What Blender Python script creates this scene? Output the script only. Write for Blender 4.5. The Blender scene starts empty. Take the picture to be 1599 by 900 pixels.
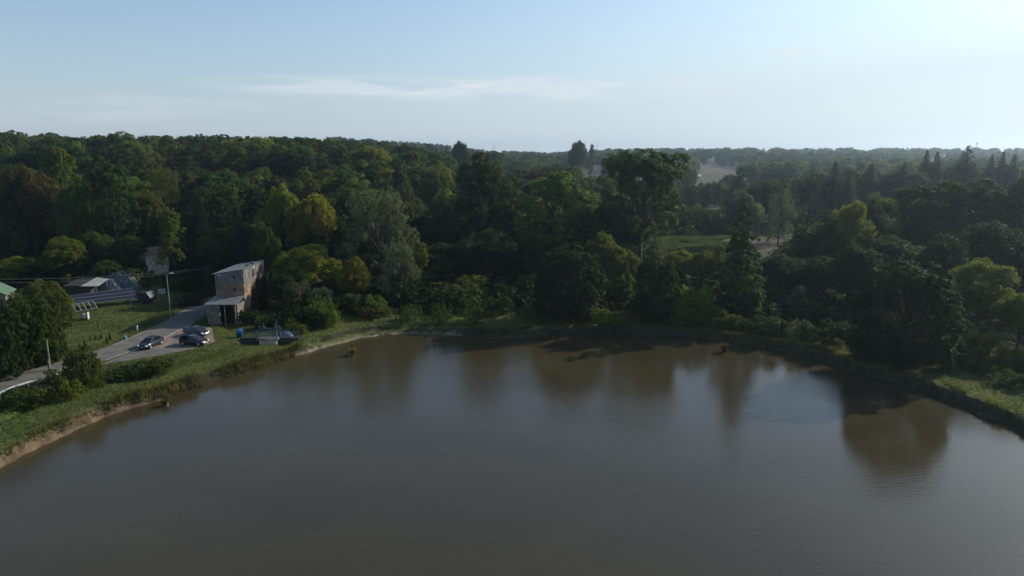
import bpy, math, random
import numpy as np
from mathutils import Vector, Matrix

# ------------------------------------------------------------------ camera, sky, sun, exposure
scene = bpy.context.scene
PITCH = math.radians(11.25); CAMZ = 31.0; FPX = 1066.0
SP, CP = math.sin(PITCH), math.cos(PITCH)
cam_data = bpy.data.cameras.new('camera'); cam = bpy.data.objects.new('camera', cam_data)
scene.collection.objects.link(cam)
cam_data.sensor_width = 36; cam_data.lens = 24; cam_data.clip_start = 0.5; cam_data.clip_end = 12000
cam.location = (0, 0, CAMZ); cam.rotation_euler = (math.radians(90) - PITCH, 0, 0)
scene.camera = cam

SUN_AZ, SUN_EL = math.radians(57), math.radians(29)       # azimuth measured from +Y towards +X
SUN_DIR = Vector((math.sin(SUN_AZ)*math.cos(SUN_EL), math.cos(SUN_AZ)*math.cos(SUN_EL), math.sin(SUN_EL)))
world = bpy.data.worlds.new('World'); scene.world = world; world.use_nodes = True
nt = world.node_tree; nt.nodes.clear()
N = nt.nodes.new; L = nt.links.new
tc = N('ShaderNodeTexCoord')
sky = N('ShaderNodeTexSky'); sky.sky_type = 'NISHITA'; sky.sun_disc = False
sky.sun_elevation = SUN_EL; sky.sun_rotation = SUN_AZ
sky.altitude = 200; sky.air_density = 1.0; sky.dust_density = 1.6; sky.ozone_density = 2.0
# thin streaky cloud band, laid out by direction in the sky
def wmath(op, a, b=None, c=None):
    n = N('ShaderNodeMath'); n.operation = op
    for k, v in enumerate((a, b, c)):
        if v is None: continue
        if isinstance(v, (int, float)): n.inputs[k].default_value = v
        else: L(v, n.inputs[k])
    return n.outputs[0]
sep = N('ShaderNodeSeparateXYZ'); L(tc.outputs['Generated'], sep.inputs[0])
az = wmath('ARCTAN2', sep.outputs[0], sep.outputs[1]); el = wmath('ARCSINE', sep.outputs[2])
def band(center_az, half_az, center_el, half_el, slope=0.0):
    a = wmath('SUBTRACT', az, math.radians(center_az)); a2 = wmath('DIVIDE', a, math.radians(half_az))
    e = wmath('SUBTRACT', el, math.radians(center_el)); e = wmath('SUBTRACT', e, wmath('MULTIPLY', a, slope))
    e2 = wmath('DIVIDE', e, math.radians(half_el))
    r = wmath('ADD', wmath('POWER', wmath('ABSOLUTE', a2), 2.5), wmath('MULTIPLY', e2, e2))
    n = N('ShaderNodeMath'); n.operation = 'SUBTRACT'; n.use_clamp = True; n.inputs[0].default_value = 1; L(r, n.inputs[1])
    return n.outputs[0]
cmb = N('ShaderNodeCombineXYZ'); L(wmath('MULTIPLY', az, 9.0), cmb.inputs[0]); L(wmath('MULTIPLY', el, 75.0), cmb.inputs[1])
cn = N('ShaderNodeTexNoise'); cn.inputs['Scale'].default_value = 1.0; cn.inputs['Detail'].default_value = 6; cn.inputs['Distortion'].default_value = 0.6
L(cmb.outputs[0], cn.inputs['Vector'])
cloud = wmath('MULTIPLY', band(-2.0, 24, 5.0, 1.15, 0.0), 1.15)
cloud = wmath('MAXIMUM', cloud, wmath('MULTIPLY', band(-27, 9, 3.4, 1.0), 0.5))
cloud = wmath('MAXIMUM', cloud, wmath('MULTIPLY', band(22.0, 2.0, 7.35, 0.42, 0.10), 2.2))
cloud = wmath('MAXIMUM', cloud, wmath('MULTIPLY', band(8.5, 2.0, 12.1, 0.35, 0.12), 0.8))
cloud = wmath('MAXIMUM', cloud, wmath('MULTIPLY', band(-32, 9, 2.6, 0.8, 0.0), 0.35))
thr = N('ShaderNodeMapRange'); thr.inputs[1].default_value = 0.36; thr.inputs[2].default_value = 0.66
L(cn.outputs[0], thr.inputs[0])
cloudf = wmath('MULTIPLY', wmath('MULTIPLY', cloud, thr.outputs[0]), 0.78)
# pale bright air towards the horizon and the sun, over the clear sky
tint = N('ShaderNodeMix'); tint.data_type = 'RGBA'; tint.blend_type = 'MULTIPLY'; tint.inputs[0].default_value = 1.0
tint.inputs[7].default_value = (0.80, 0.95, 1.03, 1)
L(sky.outputs[0], tint.inputs[6])
elc = wmath('MAXIMUM', el, 0.0)
hf = wmath('POWER', 2.718, wmath('MULTIPLY', elc, -1/math.radians(10.5)))
sunside = N('ShaderNodeMapRange'); sunside.interpolation_type = 'SMOOTHSTEP'; sunside.inputs[1].default_value = math.radians(-35); sunside.inputs[2].default_value = math.radians(55); L(az, sunside.inputs[0])
pale = N('ShaderNodeMix'); pale.data_type = 'RGBA'; L(sunside.outputs[0], pale.inputs[0]); pale.inputs[6].default_value = (3.25, 4.0, 4.6, 1); pale.inputs[7].default_value = (5.2, 6.1, 6.4, 1)
hm_ = N('ShaderNodeMix'); hm_.data_type = 'RGBA'
L(wmath('MINIMUM', wmath('MULTIPLY', hf, wmath('ADD', 0.92, wmath('MULTIPLY', sunside.outputs[0], 0.9))), 0.96), hm_.inputs[0]); L(tint.outputs[2], hm_.inputs[6]); L(pale.outputs[2], hm_.inputs[7])
hz_ = N('ShaderNodeMix'); hz_.data_type = 'RGBA'; L(wmath('MULTIPLY', wmath('POWER', 2.718, wmath('MULTIPLY', elc, -1/math.radians(2.6))), .75), hz_.inputs[0]); L(hm_.outputs[2], hz_.inputs[6]); hz_.inputs[7].default_value = (4.9, 5.25, 5.35, 1)
mixc = N('ShaderNodeMix'); mixc.data_type = 'RGBA'
L(cloudf, mixc.inputs[0]); L(hz_.outputs[2], mixc.inputs[6]); mixc.inputs[7].default_value = (5.3, 5.6, 5.9, 1)
bg = N('ShaderNodeBackground'); bg.inputs[1].default_value = 0.15; L(mixc.outputs[2], bg.inputs[0])
wo = N('ShaderNodeOutputWorld'); L(bg.outputs[0], wo.inputs[0])

sd_ = bpy.data.lights.new('sun', 'SUN'); sd_.energy = 5.0; sd_.angle = math.radians(0.55); sd_.color = (1.0, 0.92, 0.78)
sun = bpy.data.objects.new('sun', sd_); scene.collection.objects.link(sun)
sun.rotation_euler = SUN_DIR.to_track_quat('Z', 'Y').to_euler(); sun.location = (80, 60, 90)
vs = scene.view_settings; vs.view_transform = 'Standard'; vs.look = 'None'; vs.exposure = 0.0; vs.gamma = 1; vs.use_curve_mapping = False
cy = scene.cycles
cy.max_bounces = 6; cy.diffuse_bounces = 2; cy.glossy_bounces = 2; cy.transmission_bounces = 3; cy.transparent_max_bounces = 4
cy.volume_bounces = 0; cy.caustics_reflective = False; cy.caustics_refractive = False
cy.use_adaptive_sampling = True; cy.adaptive_threshold = 0.02
try: cy.use_denoising = True
except Exception: pass

# ------------------------------------------------------------------ helpers
rng = np.random.default_rng(11); random.seed(5)
COL = scene.collection
def link(o): COL.objects.link(o); return o
def smooth(a, b, x):
    t = np.clip((x - a) / (b - a), 0, 1); return t*t*(3 - 2*t)
def P(px, py, h):                       # ray through a photo pixel met at height h
    r = (px - 799.5)/FPX; v = (py - 450)/FPX
    t = (CAMZ - h) / (SP + v*CP)
    return np.array([r*t, (CP - v*SP)*t, h])
def PY(px, py, Y):                      # the same ray met at distance Y
    r = (px - 799.5)/FPX; v = (py - 450)/FPX; t = Y/(CP - v*SP)
    return np.array([r*t, Y, CAMZ - t*(SP + v*CP)])
def proj(x, y, z):
    dz = z - CAMZ; d = y*CP - dz*SP; u = y*SP + dz*CP
    d = np.where(np.abs(d) < 1e-3, 1e-3, d)
    return 799.5 + FPX*x/d, 450 - FPX*u/d, d

def vnoise(x, y, s, seed=0):            # smooth value noise
    x = np.asarray(x, float)/s; y = np.asarray(y, float)/s
    xi = np.floor(x); yi = np.floor(y); xf = x-xi; yf = y-yi
    def hsh(a, b):
        q = np.sin(a*127.1 + b*311.7 + seed*74.7)*43758.5453
        return q - np.floor(q)
    u = xf*xf*(3-2*xf); w = yf*yf*(3-2*yf)
    return (hsh(xi, yi)*(1-u)+hsh(xi+1, yi)*u)*(1-w) + (hsh(xi, yi+1)*(1-u)+hsh(xi+1, yi+1)*u)*w

def poly_sd(x, y, poly):                # signed distance, negative inside
    x = np.asarray(x, float); y = np.asarray(y, float)
    d = np.full(x.shape, 1e9); ins = np.zeros(x.shape, bool); n = len(poly)
    for i in range(n):
        ax, ay = poly[i]; bx, by = poly[(i+1) % n]
        ex, ey = bx-ax, by-ay
        t = np.clip(((x-ax)*ex+(y-ay)*ey)/(ex*ex+ey*ey+1e-9), 0, 1)
        d = np.minimum(d, (x-ax-t*ex)**2 + (y-ay-t*ey)**2)
        c = ((ay > y) != (by > y)) & (x < (bx-ax)*(y-ay)/((by-ay) if by != ay else 1e-9)+ax)
        ins ^= c
    return np.where(ins, -1, 1)*np.sqrt(d)
def line_d(x, y, pts):
    x = np.asarray(x, float); y = np.asarray(y, float); d = np.full(x.shape, 1e9)
    for (ax, ay), (bx, by) in zip(pts[:-1], pts[1:]):
        ex, ey = bx-ax, by-ay
        t = np.clip(((x-ax)*ex+(y-ay)*ey)/(ex*ex+ey*ey+1e-9), 0, 1)
        d = np.minimum(d, (x-ax-t*ex)**2 + (y-ay-t*ey)**2)
    return np.sqrt(d)

SHORE_PX = [(-140,812),(-60,765),(0,728),(40,705),(100,678),(150,655),(200,637),(260,622),(300,608),(350,592),(400,577),(450,560),
  (500,545),(530,537),(560,528),(600,523),(650,521),(700,522),(750,526),(800,528),(850,525),(900,522),(950,521),(1000,523),
  (1050,524),(1100,530),(1150,537),(1200,545),(1250,555),(1300,568),(1350,584),(1400,597),(1450,612),(1500,632),(1550,655),
  (1599,675),(1690,722),(1800,790)]
POND = [tuple(P(a, b, 0)[:2]) for a, b in SHORE_PX] + [(62, 20), (60, -120), (-60, -120), (-62, 30)]
ROAD = [(-72,60),(-69.5,70),(-66.2,80.7),(-64.9,84.5),(-62.9,89.5),(-60.6,94.5),(-59.2,99.6),(-58.2,105.6),(-58.2,116),(-59.6,128),(-59.5,135),(-55,142),(-46,147)]
LAYBY = [tuple(P(a, b, 1.8)[:2]) for a, b in [(157,570),(200,552),(258,526),(297,508),(330,512),(335,534),(300,546),(262,553),(215,561)]]
PIT = (-43.2, -35.4, 103.3, 105.6)

def terr(x, y):
    x = np.asarray(x, float); y = np.asarray(y, float)
    s = poly_sd(x, y, POND)
    s = s + (vnoise(x, y, 1.3, 3)-.5)*0.75 + (vnoise(x, y, 5, 4)-.5)*0.9
    px = 799.5 + FPX*x/np.maximum(y*CP + 29*SP, 5)
    beach = 0.7*smooth(465, 500, px)*smooth(720, 600, px)*(y > 90)
    base = 1.35 + (vnoise(x, y, 6, 1)-.5)*0.25 + (vnoise(x, y, 23, 2)-.5)*0.5
    base = base + np.interp(y, [0,125,170,220,400,600,800,1200,1600,2600,5000], [0,0,0.9,1.8,4,6,9,17,21,20,20])
    hill = smooth(0.03, -0.30, x/np.maximum(y, 1))*smooth(150, 330, y)
    base = base + hill*13.0
    base = base + 1.3*smooth(-62, -78, x)*smooth(104, 128, y)
    rhill = smooth(0.35, 0.75, x/np.maximum(y, 1))*smooth(140, 230, y)*smooth(900, 500, y)
    base = base + rhill*2.0
    bank = np.interp(s, [-6, -1, -.1, 0.40, 1.3], [-1.8, -0.5, 0.0, 1.15, 1.38])
    bank2 = np.interp(s, [-6, -1, 0, 1.6, 1.9, 2.6], [-1.8, -0.3, 0.0, 0.22, 0.9, 1.35])
    bank = bank*(1-beach) + bank2*beach
    land = np.where(s > 1.3+1.3*beach, base, 0)
    k = smooth(1.0, 3.5, s)
    h = np.where(s < 1.0, bank, bank*(1-k) + base*k)
    ditch = np.exp(-((s-8.6)/1.0)**2)*smooth(330, 200, px)*(y > 40)*1.1
    h = h - ditch
    inpit = smooth(0.4, -0.1, np.maximum(np.maximum(PIT[0]-x, x-PIT[1]), np.maximum(PIT[2]-y, y-PIT[3])))
    rd = line_d(x, y, ROAD); lb = poly_sd(x, y, LAYBY)
    w = smooth(8.0, 3.6, rd); w2 = smooth(3.0, 0.4, lb)
    w = np.maximum(w, w2)*(y < 165)*(s > 1.5)
    h = h*(1-w) + 1.77*w
    h = h*(1-inpit) + 0.25*inpit
    return h
def T(x, y): return float(terr(np.array([x]), np.array([y]))[0])
def G(px, py):                          # photo pixel to the ground
    h = 1.8
    for _ in range(12):
        p = P(px, py, h); h = h*0.4 + 0.6*T(p[0], p[1])
    p = P(px, py, h); return np.array([p[0], p[1], T(p[0], p[1])])

class MB:
    def __init__(s): s.v = []; s.f = []
    def add(s, vs_, fs):
        o = len(s.v); s.v += [tuple(map(float, v)) for v in vs_]; s.f += [tuple(i+o for i in f) for f in fs]; return s
    def box(s, c, size, rz=0, tilt=None):
        hx, hy, hz = size[0]/2, size[1]/2, size[2]/2
        M = Matrix.Rotation(rz, 3, 'Z')
        if tilt is not None: M = M @ tilt
        pts = [M @ Vector((a*hx, b*hy, d*hz)) + Vector(c) for d in (-1, 1) for a, b in ((-1,-1),(1,-1),(1,1),(-1,1))]
        return s.add(pts, [(3,2,1,0),(4,5,6,7),(0,1,5,4),(1,2,6,5),(2,3,7,6),(3,0,4,7)])
    def tube(s, path, radii, n=8, cap=True):
        path = [Vector(p) for p in path]
        if isinstance(radii, (int, float)): radii = [radii]*len(path)
        vs_ = []; fs = []
        for i, p in enumerate(path):
            d = (path[min(i+1, len(path)-1)] - path[max(i-1, 0)])
            d = d.normalized() if d.length > 1e-6 else Vector((0,0,1))
            a = d.cross(Vector((0,0,1)) if abs(d.z) < 0.9 else Vector((1,0,0))).normalized(); b = d.cross(a)
            for k in range(n):
                t = 2*math.pi*k/n; vs_.append(p + (a*math.cos(t)+b*math.sin(t))*radii[i])
        for i in range(len(path)-1):
            for k in range(n):
                k2 = (k+1) % n; fs.append((i*n+k, i*n+k2, (i+1)*n+k2, (i+1)*n+k))
        if cap: fs.append(tuple(range(n-1, -1, -1))); fs.append(tuple((len(path)-1)*n+k for k in range(n)))
        return s.add(vs_, fs)
    def loft(s, rings, cap=True):
        n = len(rings[0]); vs_ = [p for r in rings for p in r]; fs = []
        for i in range(len(rings)-1):
            for k in range(n):
                k2 = (k+1) % n; fs.append((i*n+k, i*n+k2, (i+1)*n+k2, (i+1)*n+k))
        if cap: fs.append(tuple(range(n-1, -1, -1))); fs.append(tuple((len(rings)-1)*n+k for k in range(n)))
        return s.add(vs_, fs)
    def sheet(s, a, b, c, d, t=0.05):    # four corners, given a thickness downwards along the normal
        a, b, c, d = map(Vector, (a, b, c, d)); n = (b-a).cross(d-a).normalized()
        lo = [p - n*t for p in (a, b, c, d)]
        return s.add([a, b, c, d]+lo, [(0,1,2,3),(7,6,5,4),(0,4,5,1),(1,5,6,2),(2,6,7,3),(3,7,4,0)])
    def build(s, name, m, parent=None, sm=False):
        me = bpy.data.meshes.new(name); me.from_pydata(s.v, [], s.f); me.update()
        if m is not None: me.materials.append(m)
        if sm:
            for p in me.polygons: p.use_smooth = True
        o = link(bpy.data.objects.new(name, me))
        if parent is not None: o.parent = parent
        return o
def empty(name, loc=(0,0,0), rz=0):
    o = link(bpy.data.objects.new(name, None)); o.location = loc; o.rotation_euler = (0, 0, rz); o.empty_display_size = 0.3; return o
def tag(o, label=None, cat=None, group=None, kind=None):
    if label: o['label'] = label
    if cat: o['category'] = cat
    if group: o['group'] = group
    if kind: o['kind'] = kind
    return o

# ------------------------------------------------------------------ materials
def mat(name, col, rough=0.8, var=0.25, scale=3.0, metal=0.0, bump=0.0, col2=None, detail=5, spec=None, wave=None):
    m = bpy.data.materials.new(name); m.use_nodes = True; t = m.node_tree; b = t.nodes['Principled BSDF']
    b.inputs['Roughness'].default_value = rough; b.inputs['Metallic'].default_value = metal
    if spec is not None: b.inputs['Specular IOR Level'].default_value = spec
    c = t.nodes.new('ShaderNodeTexCoord'); n = t.nodes.new('ShaderNodeTexNoise')
    n.inputs['Scale'].default_value = scale; n.inputs['Detail'].default_value = detail
    t.links.new(c.outputs['Object'], n.inputs['Vector'])
    r = t.nodes.new('ShaderNodeValToRGB'); r.color_ramp.elements[0].position = 0.32; r.color_ramp.elements[1].position = 0.68
    a = tuple(x*(1-var) for x in col[:3]); d = tuple(x*(1+var) for x in (col2 or col)[:3])
    r.color_ramp.elements[0].color = (*a, 1); r.color_ramp.elements[1].color = (*d, 1)
    t.links.new(n.outputs[0], r.inputs[0]); t.links.new(r.outputs[0], b.inputs['Base Color'])
    if bump or wave:
        bp = t.nodes.new('ShaderNodeBump'); bp.inputs['Strength'].default_value = bump or 0.6; bp.inputs['Distance'].default_value = 0.05
        if wave:
            wv = t.nodes.new('ShaderNodeTexWave'); wv.bands_direction = wave[0]; wv.inputs['Scale'].default_value = wave[1]
            t.links.new(c.outputs['Object'], wv.inputs['Vector']); t.links.new(wv.outputs[0], bp.inputs['Height'])
        else: t.links.new(n.outputs[0], bp.inputs['Height'])
        t.links.new(bp.outputs[0], b.inputs['Normal'])
    return m
def leaf_mat(name, trans=0.48, rough=0.6):
    m = bpy.data.materials.new(name); m.use_nodes = True; t = m.node_tree; b = t.nodes['Principled BSDF']; out = t.nodes['Material Output']
    oi = t.nodes.new('ShaderNodeObjectInfo'); at = t.nodes.new('ShaderNodeAttribute'); at.attribute_name = 'tint'
    mu = t.nodes.new('ShaderNodeMix'); mu.data_type = 'RGBA'; mu.blend_type = 'MULTIPLY'; mu.inputs[0].default_value = 1
    t.links.new(oi.outputs['Color'], mu.inputs[6]); t.links.new(at.outputs['Color'], mu.inputs[7])
    b.inputs['Roughness'].default_value = rough; b.inputs['Specular IOR Level'].default_value = 0.12
    t.links.new(mu.outputs[2], b.inputs['Base Color'])
    tr = t.nodes.new('ShaderNodeBsdfTranslucent')
    g = t.nodes.new('ShaderNodeMix'); g.data_type = 'RGBA'; g.blend_type = 'MULTIPLY'; g.inputs[0].default_value = 1; g.inputs[7].default_value = (1.5, 1.45, 0.55, 1)
    t.links.new(mu.outputs[2], g.inputs[6]); t.links.new(g.outputs[2], tr.inputs[0])
    ms = t.nodes.new('ShaderNodeMixShader'); ms.inputs[0].default_value = trans
    t.links.new(b.outputs[0], ms.inputs[1]); t.links.new(tr.outputs[0], ms.inputs[2]); t.links.new(ms.outputs[0], out.inputs[0])
    return m
M_LEAF = leaf_mat('leaves')
M_GRASS = leaf_mat('grass_blades', 0.3)
M_BARK = mat('bark', (0.035, 0.030, 0.024), 0.9, 0.4, 6, bump=0.4)
M_CONC = mat('concrete', (0.22, 0.20, 0.17), 0.85, 0.3, 2)
M_OLDC = mat('stained_concrete', (0.14, 0.13, 0.11), 0.9, 0.45, 1.5)
M_SUNC = mat('sun_tinted_concrete', (0.42, 0.36, 0.25), 0.9, 0.35, 2.5)  # sunlight on the sluice headwall put into the base colour
M_GALV = mat('galvanised_steel', (0.24, 0.25, 0.26), 0.55, 0.15, 4, metal=0.3)
M_WHITE = mat('white_paint', (0.52, 0.52, 0.50), 0.5, 0.08, 5)
M_BLACK = mat('black_plastic', (0.02, 0.02, 0.022), 0.5, 0.2, 5)
M_WOOD = mat('weathered_wood', (0.20, 0.16, 0.12), 0.9, 0.4, 5)

# ------------------------------------------------------------------ ground: one sheet to the horizon
FIELDS = [  # photo-outline of open ground in the valley, colour, distance range
  ([(1015,374),(1060,368),(1150,360),(1160,382),(1130,400),(1030,408)], (0.070,0.105,0.030), (150,260), 'maize'),
  ([(1150,366),(1215,362),(1240,372),(1200,395),(1120,395)], (0.070,0.058,0.042), (150,260), 'soil'),
  ([(1090,259),(1148,262),(1148,274),(1098,270)], (0.085,0.07,0.055), (350,1200), 'soil'),
  ([(912,257),(940,257),(940,276),(918,272)], (0.08,0.058,0.05), (300,1000), 'soil'),
  ([(840,237),(880,237),(880,242),(840,242)], (0.30,0.27,0.14), (800,2200), 'stubble'),
  ([(1080,315),(1128,306),(1130,311),(1082,320)], (0.26,0.25,0.22), (220,420), 'track'),
]
def px_poly_in(px, py, poly): return poly_sd(px, py, poly) < 0
def axis(parts):
    a = []
    for lo, hi, st in parts: a += list(np.arange(lo, hi, st))
    return np.array(a)
xs = axis([(-3500,-600,100),(-600,-112,6),(-112,112,0.5),(112,600,6),(600,3501,100)])
ys = axis([(-160,20,9),(20,150,0.5),(150,420,3),(420,1600,14),(1600,5001,120)])
XX, YY = np.meshgrid(xs, ys); shp = XX.shape
X = XX.ravel(); Y = YY.ravel(); Z = terr(X, Y)
nx, ny = len(xs), len(ys)
def grid_mesh(name, V, nx, ny, m, colour):
    me = bpy.data.meshes.new(name)
    i = np.arange((nx-1)*(ny-1)); a = (i//(nx-1))*nx + i % (nx-1)
    F = np.stack([a, a+1, a+1+nx, a+nx], 1)
    me.vertices.add(len(V)); me.vertices.foreach_set('co', V.astype(np.float32).ravel())
    me.loops.add(F.size); me.loops.foreach_set('vertex_index', F.astype(np.int32).ravel())
    me.polygons.add(len(F)); me.polygons.foreach_set('loop_start', np.arange(0, F.size, 4, dtype=np.int32))
    at = me.attributes.new('cover', 'FLOAT_COLOR', 'POINT'); at.data.foreach_set('color', colour.astype(np.float32).ravel())
    me.materials.append(m); me.update(); me.polygons.foreach_set('use_smooth', np.ones(len(F), bool))
    return link(bpy.data.objects.new(name, me))
S = poly_sd(X, Y, POND)
cov = np.zeros((len(X), 4)); cov[:, 3] = 1
n1 = vnoise(X, Y, 3.1, 7); n2 = vnoise(X, Y, 13, 8); n3 = vnoise(X, Y, 0.9, 9); n4 = vnoise(X, Y, 60, 10)
grass = np.array([0.058, 0.084, 0.020]); dry = np.array([0.13, 0.11, 0.05]); wood_floor = np.array([0.035, 0.038, 0.018]); soil = np.array([0.17, 0.12, 0.075])
mx = np.clip(0.35*n1 + 0.4*n2 + 0.3*n3 - 0.25, 0, 1)[:, None]
base_c = grass*(1-mx) + dry*mx
PXs_ = proj(X, Y, Z)[0]
wild = smooth(3.5, 6, S - 5.0*smooth(880, 820, PXs_)*(Y < 140))
PXg, PYg, Dg = proj(X, Y, Z)
lawn = ((X < -28) & (Y > 88) & (Y < 150) & (X > -100)).astype(float)
wild = wild*(1-0.85*lawn)
rough_c = wood_floor*1.6*(1-n1[:, None]*0.5) + grass*0.35*n2[:, None]
c = base_c*(1-wild[:, None]) + rough_c*wild[:, None]
far = smooth(230, 420, Y)[:, None]
farc = np.array([0.035, 0.050, 0.018])*(1-n4[:, None]) + np.array([0.07, 0.07, 0.035])*n4[:, None]
c = c*(1-far) + farc*far
gy = np.abs(np.gradient(Z.reshape(shp), ys, axis=0)).ravel(); gx = np.abs(np.gradient(Z.reshape(shp), xs, axis=1)).ravel()
steep = (smooth(0.45, 0.9, np.hypot(gx, gy))*(Y < 150) * (S > -3) * (S < np.where(PXg < 300, 0.85 + 0.9*(vnoise(X, Y, 1.1, 55)-.4), 1.9)))[:, None]
pale_bank = (smooth(300, 200, PXg)*smooth(.35, .6, vnoise(X, Y, 2.6, 77)))[:, None]
earth = (soil*.72*pale_bank + np.array([.036, .033, .02])*(1-pale_bank))*(0.6+0.8*n3[:, None]); c = c*(1-steep) + earth*steep
bottom = (Z < 0.32) & (S < 3.0) & (PXg > 440) & (PXg < 720); c[bottom] = np.array([0.20, 0.17, 0.11])*0.9
for poly, colr, (d0, d1), kd in FIELDS:
    inn = px_poly_in(PXg, PYg, poly) & (Y > d0) & (Y < d1)
    rows = .5+.5*np.sin((X[inn]*.35+Y[inn]*.94)*1.15); c[inn] = np.array(colr)*(0.55+0.5*n1[inn]+.35*n2[inn]+.2*rows)[:, None]*np.where(n1[inn][:, None]*n2[inn][:, None] > .42, [1.3, 1.05, .9], [1, 1, 1])
cov[:, :3] = c
m = bpy.data.materials.new('ground_cover'); m.use_nodes = True; t = m.node_tree; b = t.nodes['Principled BSDF']; b.inputs['Roughness'].default_value = 0.95; b.inputs['Specular IOR Level'].default_value = 0.1
at = t.nodes.new('ShaderNodeAttribute'); at.attribute_name = 'cover'; geo = t.nodes.new('ShaderNodeNewGeometry')
na = t.nodes.new('ShaderNodeTexNoise'); na.inputs['Scale'].default_value = 1.6; na.inputs['Detail'].default_value = 9; na.inputs['Roughness'].default_value = 0.7
t.links.new(geo.outputs['Position'], na.inputs['Vector'])
mr = t.nodes.new('ShaderNodeMapRange'); mr.inputs[1].default_value = 0.3; mr.inputs[2].default_value = 0.7; mr.inputs[3].default_value = 0.5; mr.inputs[4].default_value = 1.5
t.links.new(na.outputs[0], mr.inputs[0])
vm = t.nodes.new('ShaderNodeVectorMath'); vm.operation = 'SCALE'; t.links.new(at.outputs['Color'], vm.inputs[0]); t.links.new(mr.outputs[0], vm.inputs['Scale'])
t.links.new(vm.outputs[0], b.inputs['Base Color'])
bp = t.nodes.new('ShaderNodeBump'); bp.inputs['Strength'].default_value = 0.7; bp.inputs['Distance'].default_value = 0.25; t.links.new(na.outputs[0], bp.inputs['Height']); t.links.new(bp.outputs[0], b.inputs['Normal'])
ground = grid_mesh('ground', np.stack([X, Y, Z], 1), nx, ny, m, cov)
tag(ground, 'grassy banks, woodland floor and distant fields', None, None, 'structure')

# ------------------------------------------------------------------ water
m = bpy.data.materials.new('pond_water'); m.use_nodes = True; t = m.node_tree; b = t.nodes['Principled BSDF']
b.inputs['Base Color'].default_value = (0.050, 0.041, 0.022, 1); b.inputs['Roughness'].default_value = 0.06; b.inputs['IOR'].default_value = 1.33
g = t.nodes.new('ShaderNodeNewGeometry')
def wn(scale, sc, rot, detail):
    mp = t.nodes.new('ShaderNodeMapping'); mp.inputs['Scale'].default_value = sc; mp.inputs['Rotation'].default_value = (0, 0, rot); t.links.new(g.outputs['Position'], mp.inputs[0])
    n = t.nodes.new('ShaderNodeTexNoise'); n.inputs['Scale'].default_value = scale; n.inputs['Detail'].default_value = detail; t.links.new(mp.outputs[0], n.inputs['Vector']); return n.outputs[0]
rip = wn(1.0, (1.5, 3.4, 1), 0.12, 6); chop = wn(1.0, (6.0, 9.0, 1), -0.2, 2); gust = wn(0.035, (1, 2.2, 1), 0.3, 3)
gm = t.nodes.new('ShaderNodeMapRange'); gm.inputs[1].default_value = .35; gm.inputs[2].default_value = .65; gm.inputs[3].default_value = .55; gm.inputs[4].default_value = 1.25; t.links.new(gust, gm.inputs[0])
ad = t.nodes.new('ShaderNodeMath'); ad.operation = 'MULTIPLY_ADD'; ad.inputs[1].default_value = .35; t.links.new(chop, ad.inputs[0]); t.links.new(rip, ad.inputs[2])
bp = t.nodes.new('ShaderNodeBump'); bp.inputs['Distance'].default_value = 0.019; t.links.new(gm.outputs[0], bp.inputs['Strength'])
t.links.new(ad.outputs[0], bp.inputs['Height']); t.links.new(bp.outputs[0], b.inputs['Normal'])
silt = wn(0.06, (1, 1.6, 1), 0.5, 5); cr_ = t.nodes.new('ShaderNodeValToRGB'); cr_.color_ramp.elements[0].position = .3; cr_.color_ramp.elements[1].position = .7
cr_.color_ramp.elements[0].color = (0.037, 0.030, 0.0150, 1); cr_.color_ramp.elements[1].color = (0.049, 0.040, 0.020, 1); t.links.new(silt, cr_.inputs[0]); t.links.new(cr_.outputs[0], b.inputs['Base Color'])
mb = MB(); mb.add([(-140,-140,0),(140,-140,0),(140,118,0),(-140,118,0)], [(0,1,2,3)])
water = mb.build('water', m); tag(water, 'muddy brown pond with light wind ripples', None, None, 'structure')

# ------------------------------------------------------------------ road, lay-by, edges
def ribbon(name, pts, w0, w1, z, m, step=1.5):
    pts = [Vector((a, b, 0)) for a, b in pts]; out = []
    for a, b_ in zip(pts[:-1], pts[1:]):
        k = max(1, int((b_-a).length/step))
        out += [a.lerp(b_, i/k) for i in range(k)]
    out.append(pts[-1]); 
    for _ in range(3): out = [out[0]] + [(out[i-1]+out[i]*2+out[i+1])/4 for i in range(1, len(out)-1)] + [out[-1]]
    v = []; 
    for i, p in enumerate(out):
        d = (out[min(i+1, len(out)-1)]-out[max(i-1, 0)]).normalized(); n = Vector((d.y, -d.x, 0))
        for w in (w0, w1):
            q = p + n*w; v.append((q.x, q.y, max(z, T(q.x, q.y)+0.03) if p.y > 140 or p.y < 75 else z))
    f = [(2*i, 2*i+1, 2*i+3, 2*i+2) for i in range(len(out)-1)]
    mb = MB(); mb.add(v, f); o = mb.build(name, m); tag(o, None, None, None, 'structure'); return o
M_ASPH = mat('old_asphalt', (0.105, 0.096, 0.083), 0.9, 0.3, 0.55, bump=0.2)
M_GRAV = mat('gravel', (0.17, 0.13, 0.095), 0.95, 0.35, 1.3, bump=0.3)
M_EDGE = mat('pale_road_edge', (0.42, 0.38, 0.30), 0.9, 0.3, 1.5)
ribbon('road', ROAD, -2.6, 2.5, 1.83, M_ASPH)
mb = MB(); mb.add([(a, b_, 1.812) for a, b_ in LAYBY], [tuple(range(len(LAYBY)))]); o = mb.build('layby', M_GRAV); tag(o, None, None, None, 'structure')
lp2 = [tuple(P(a, b_, 1.8)[:2]) for a, b_ in [(157,570),(200,552),(222,544),(300,546),(262,553),(215,561)]]
mb = MB(); mb.add([(a, b_, 1.823) for a, b_ in lp2], [tuple(range(len(lp2)))]); o = mb.build('parking_pavement', M_ASPH); tag(o, None, None, None, 'structure')
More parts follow.
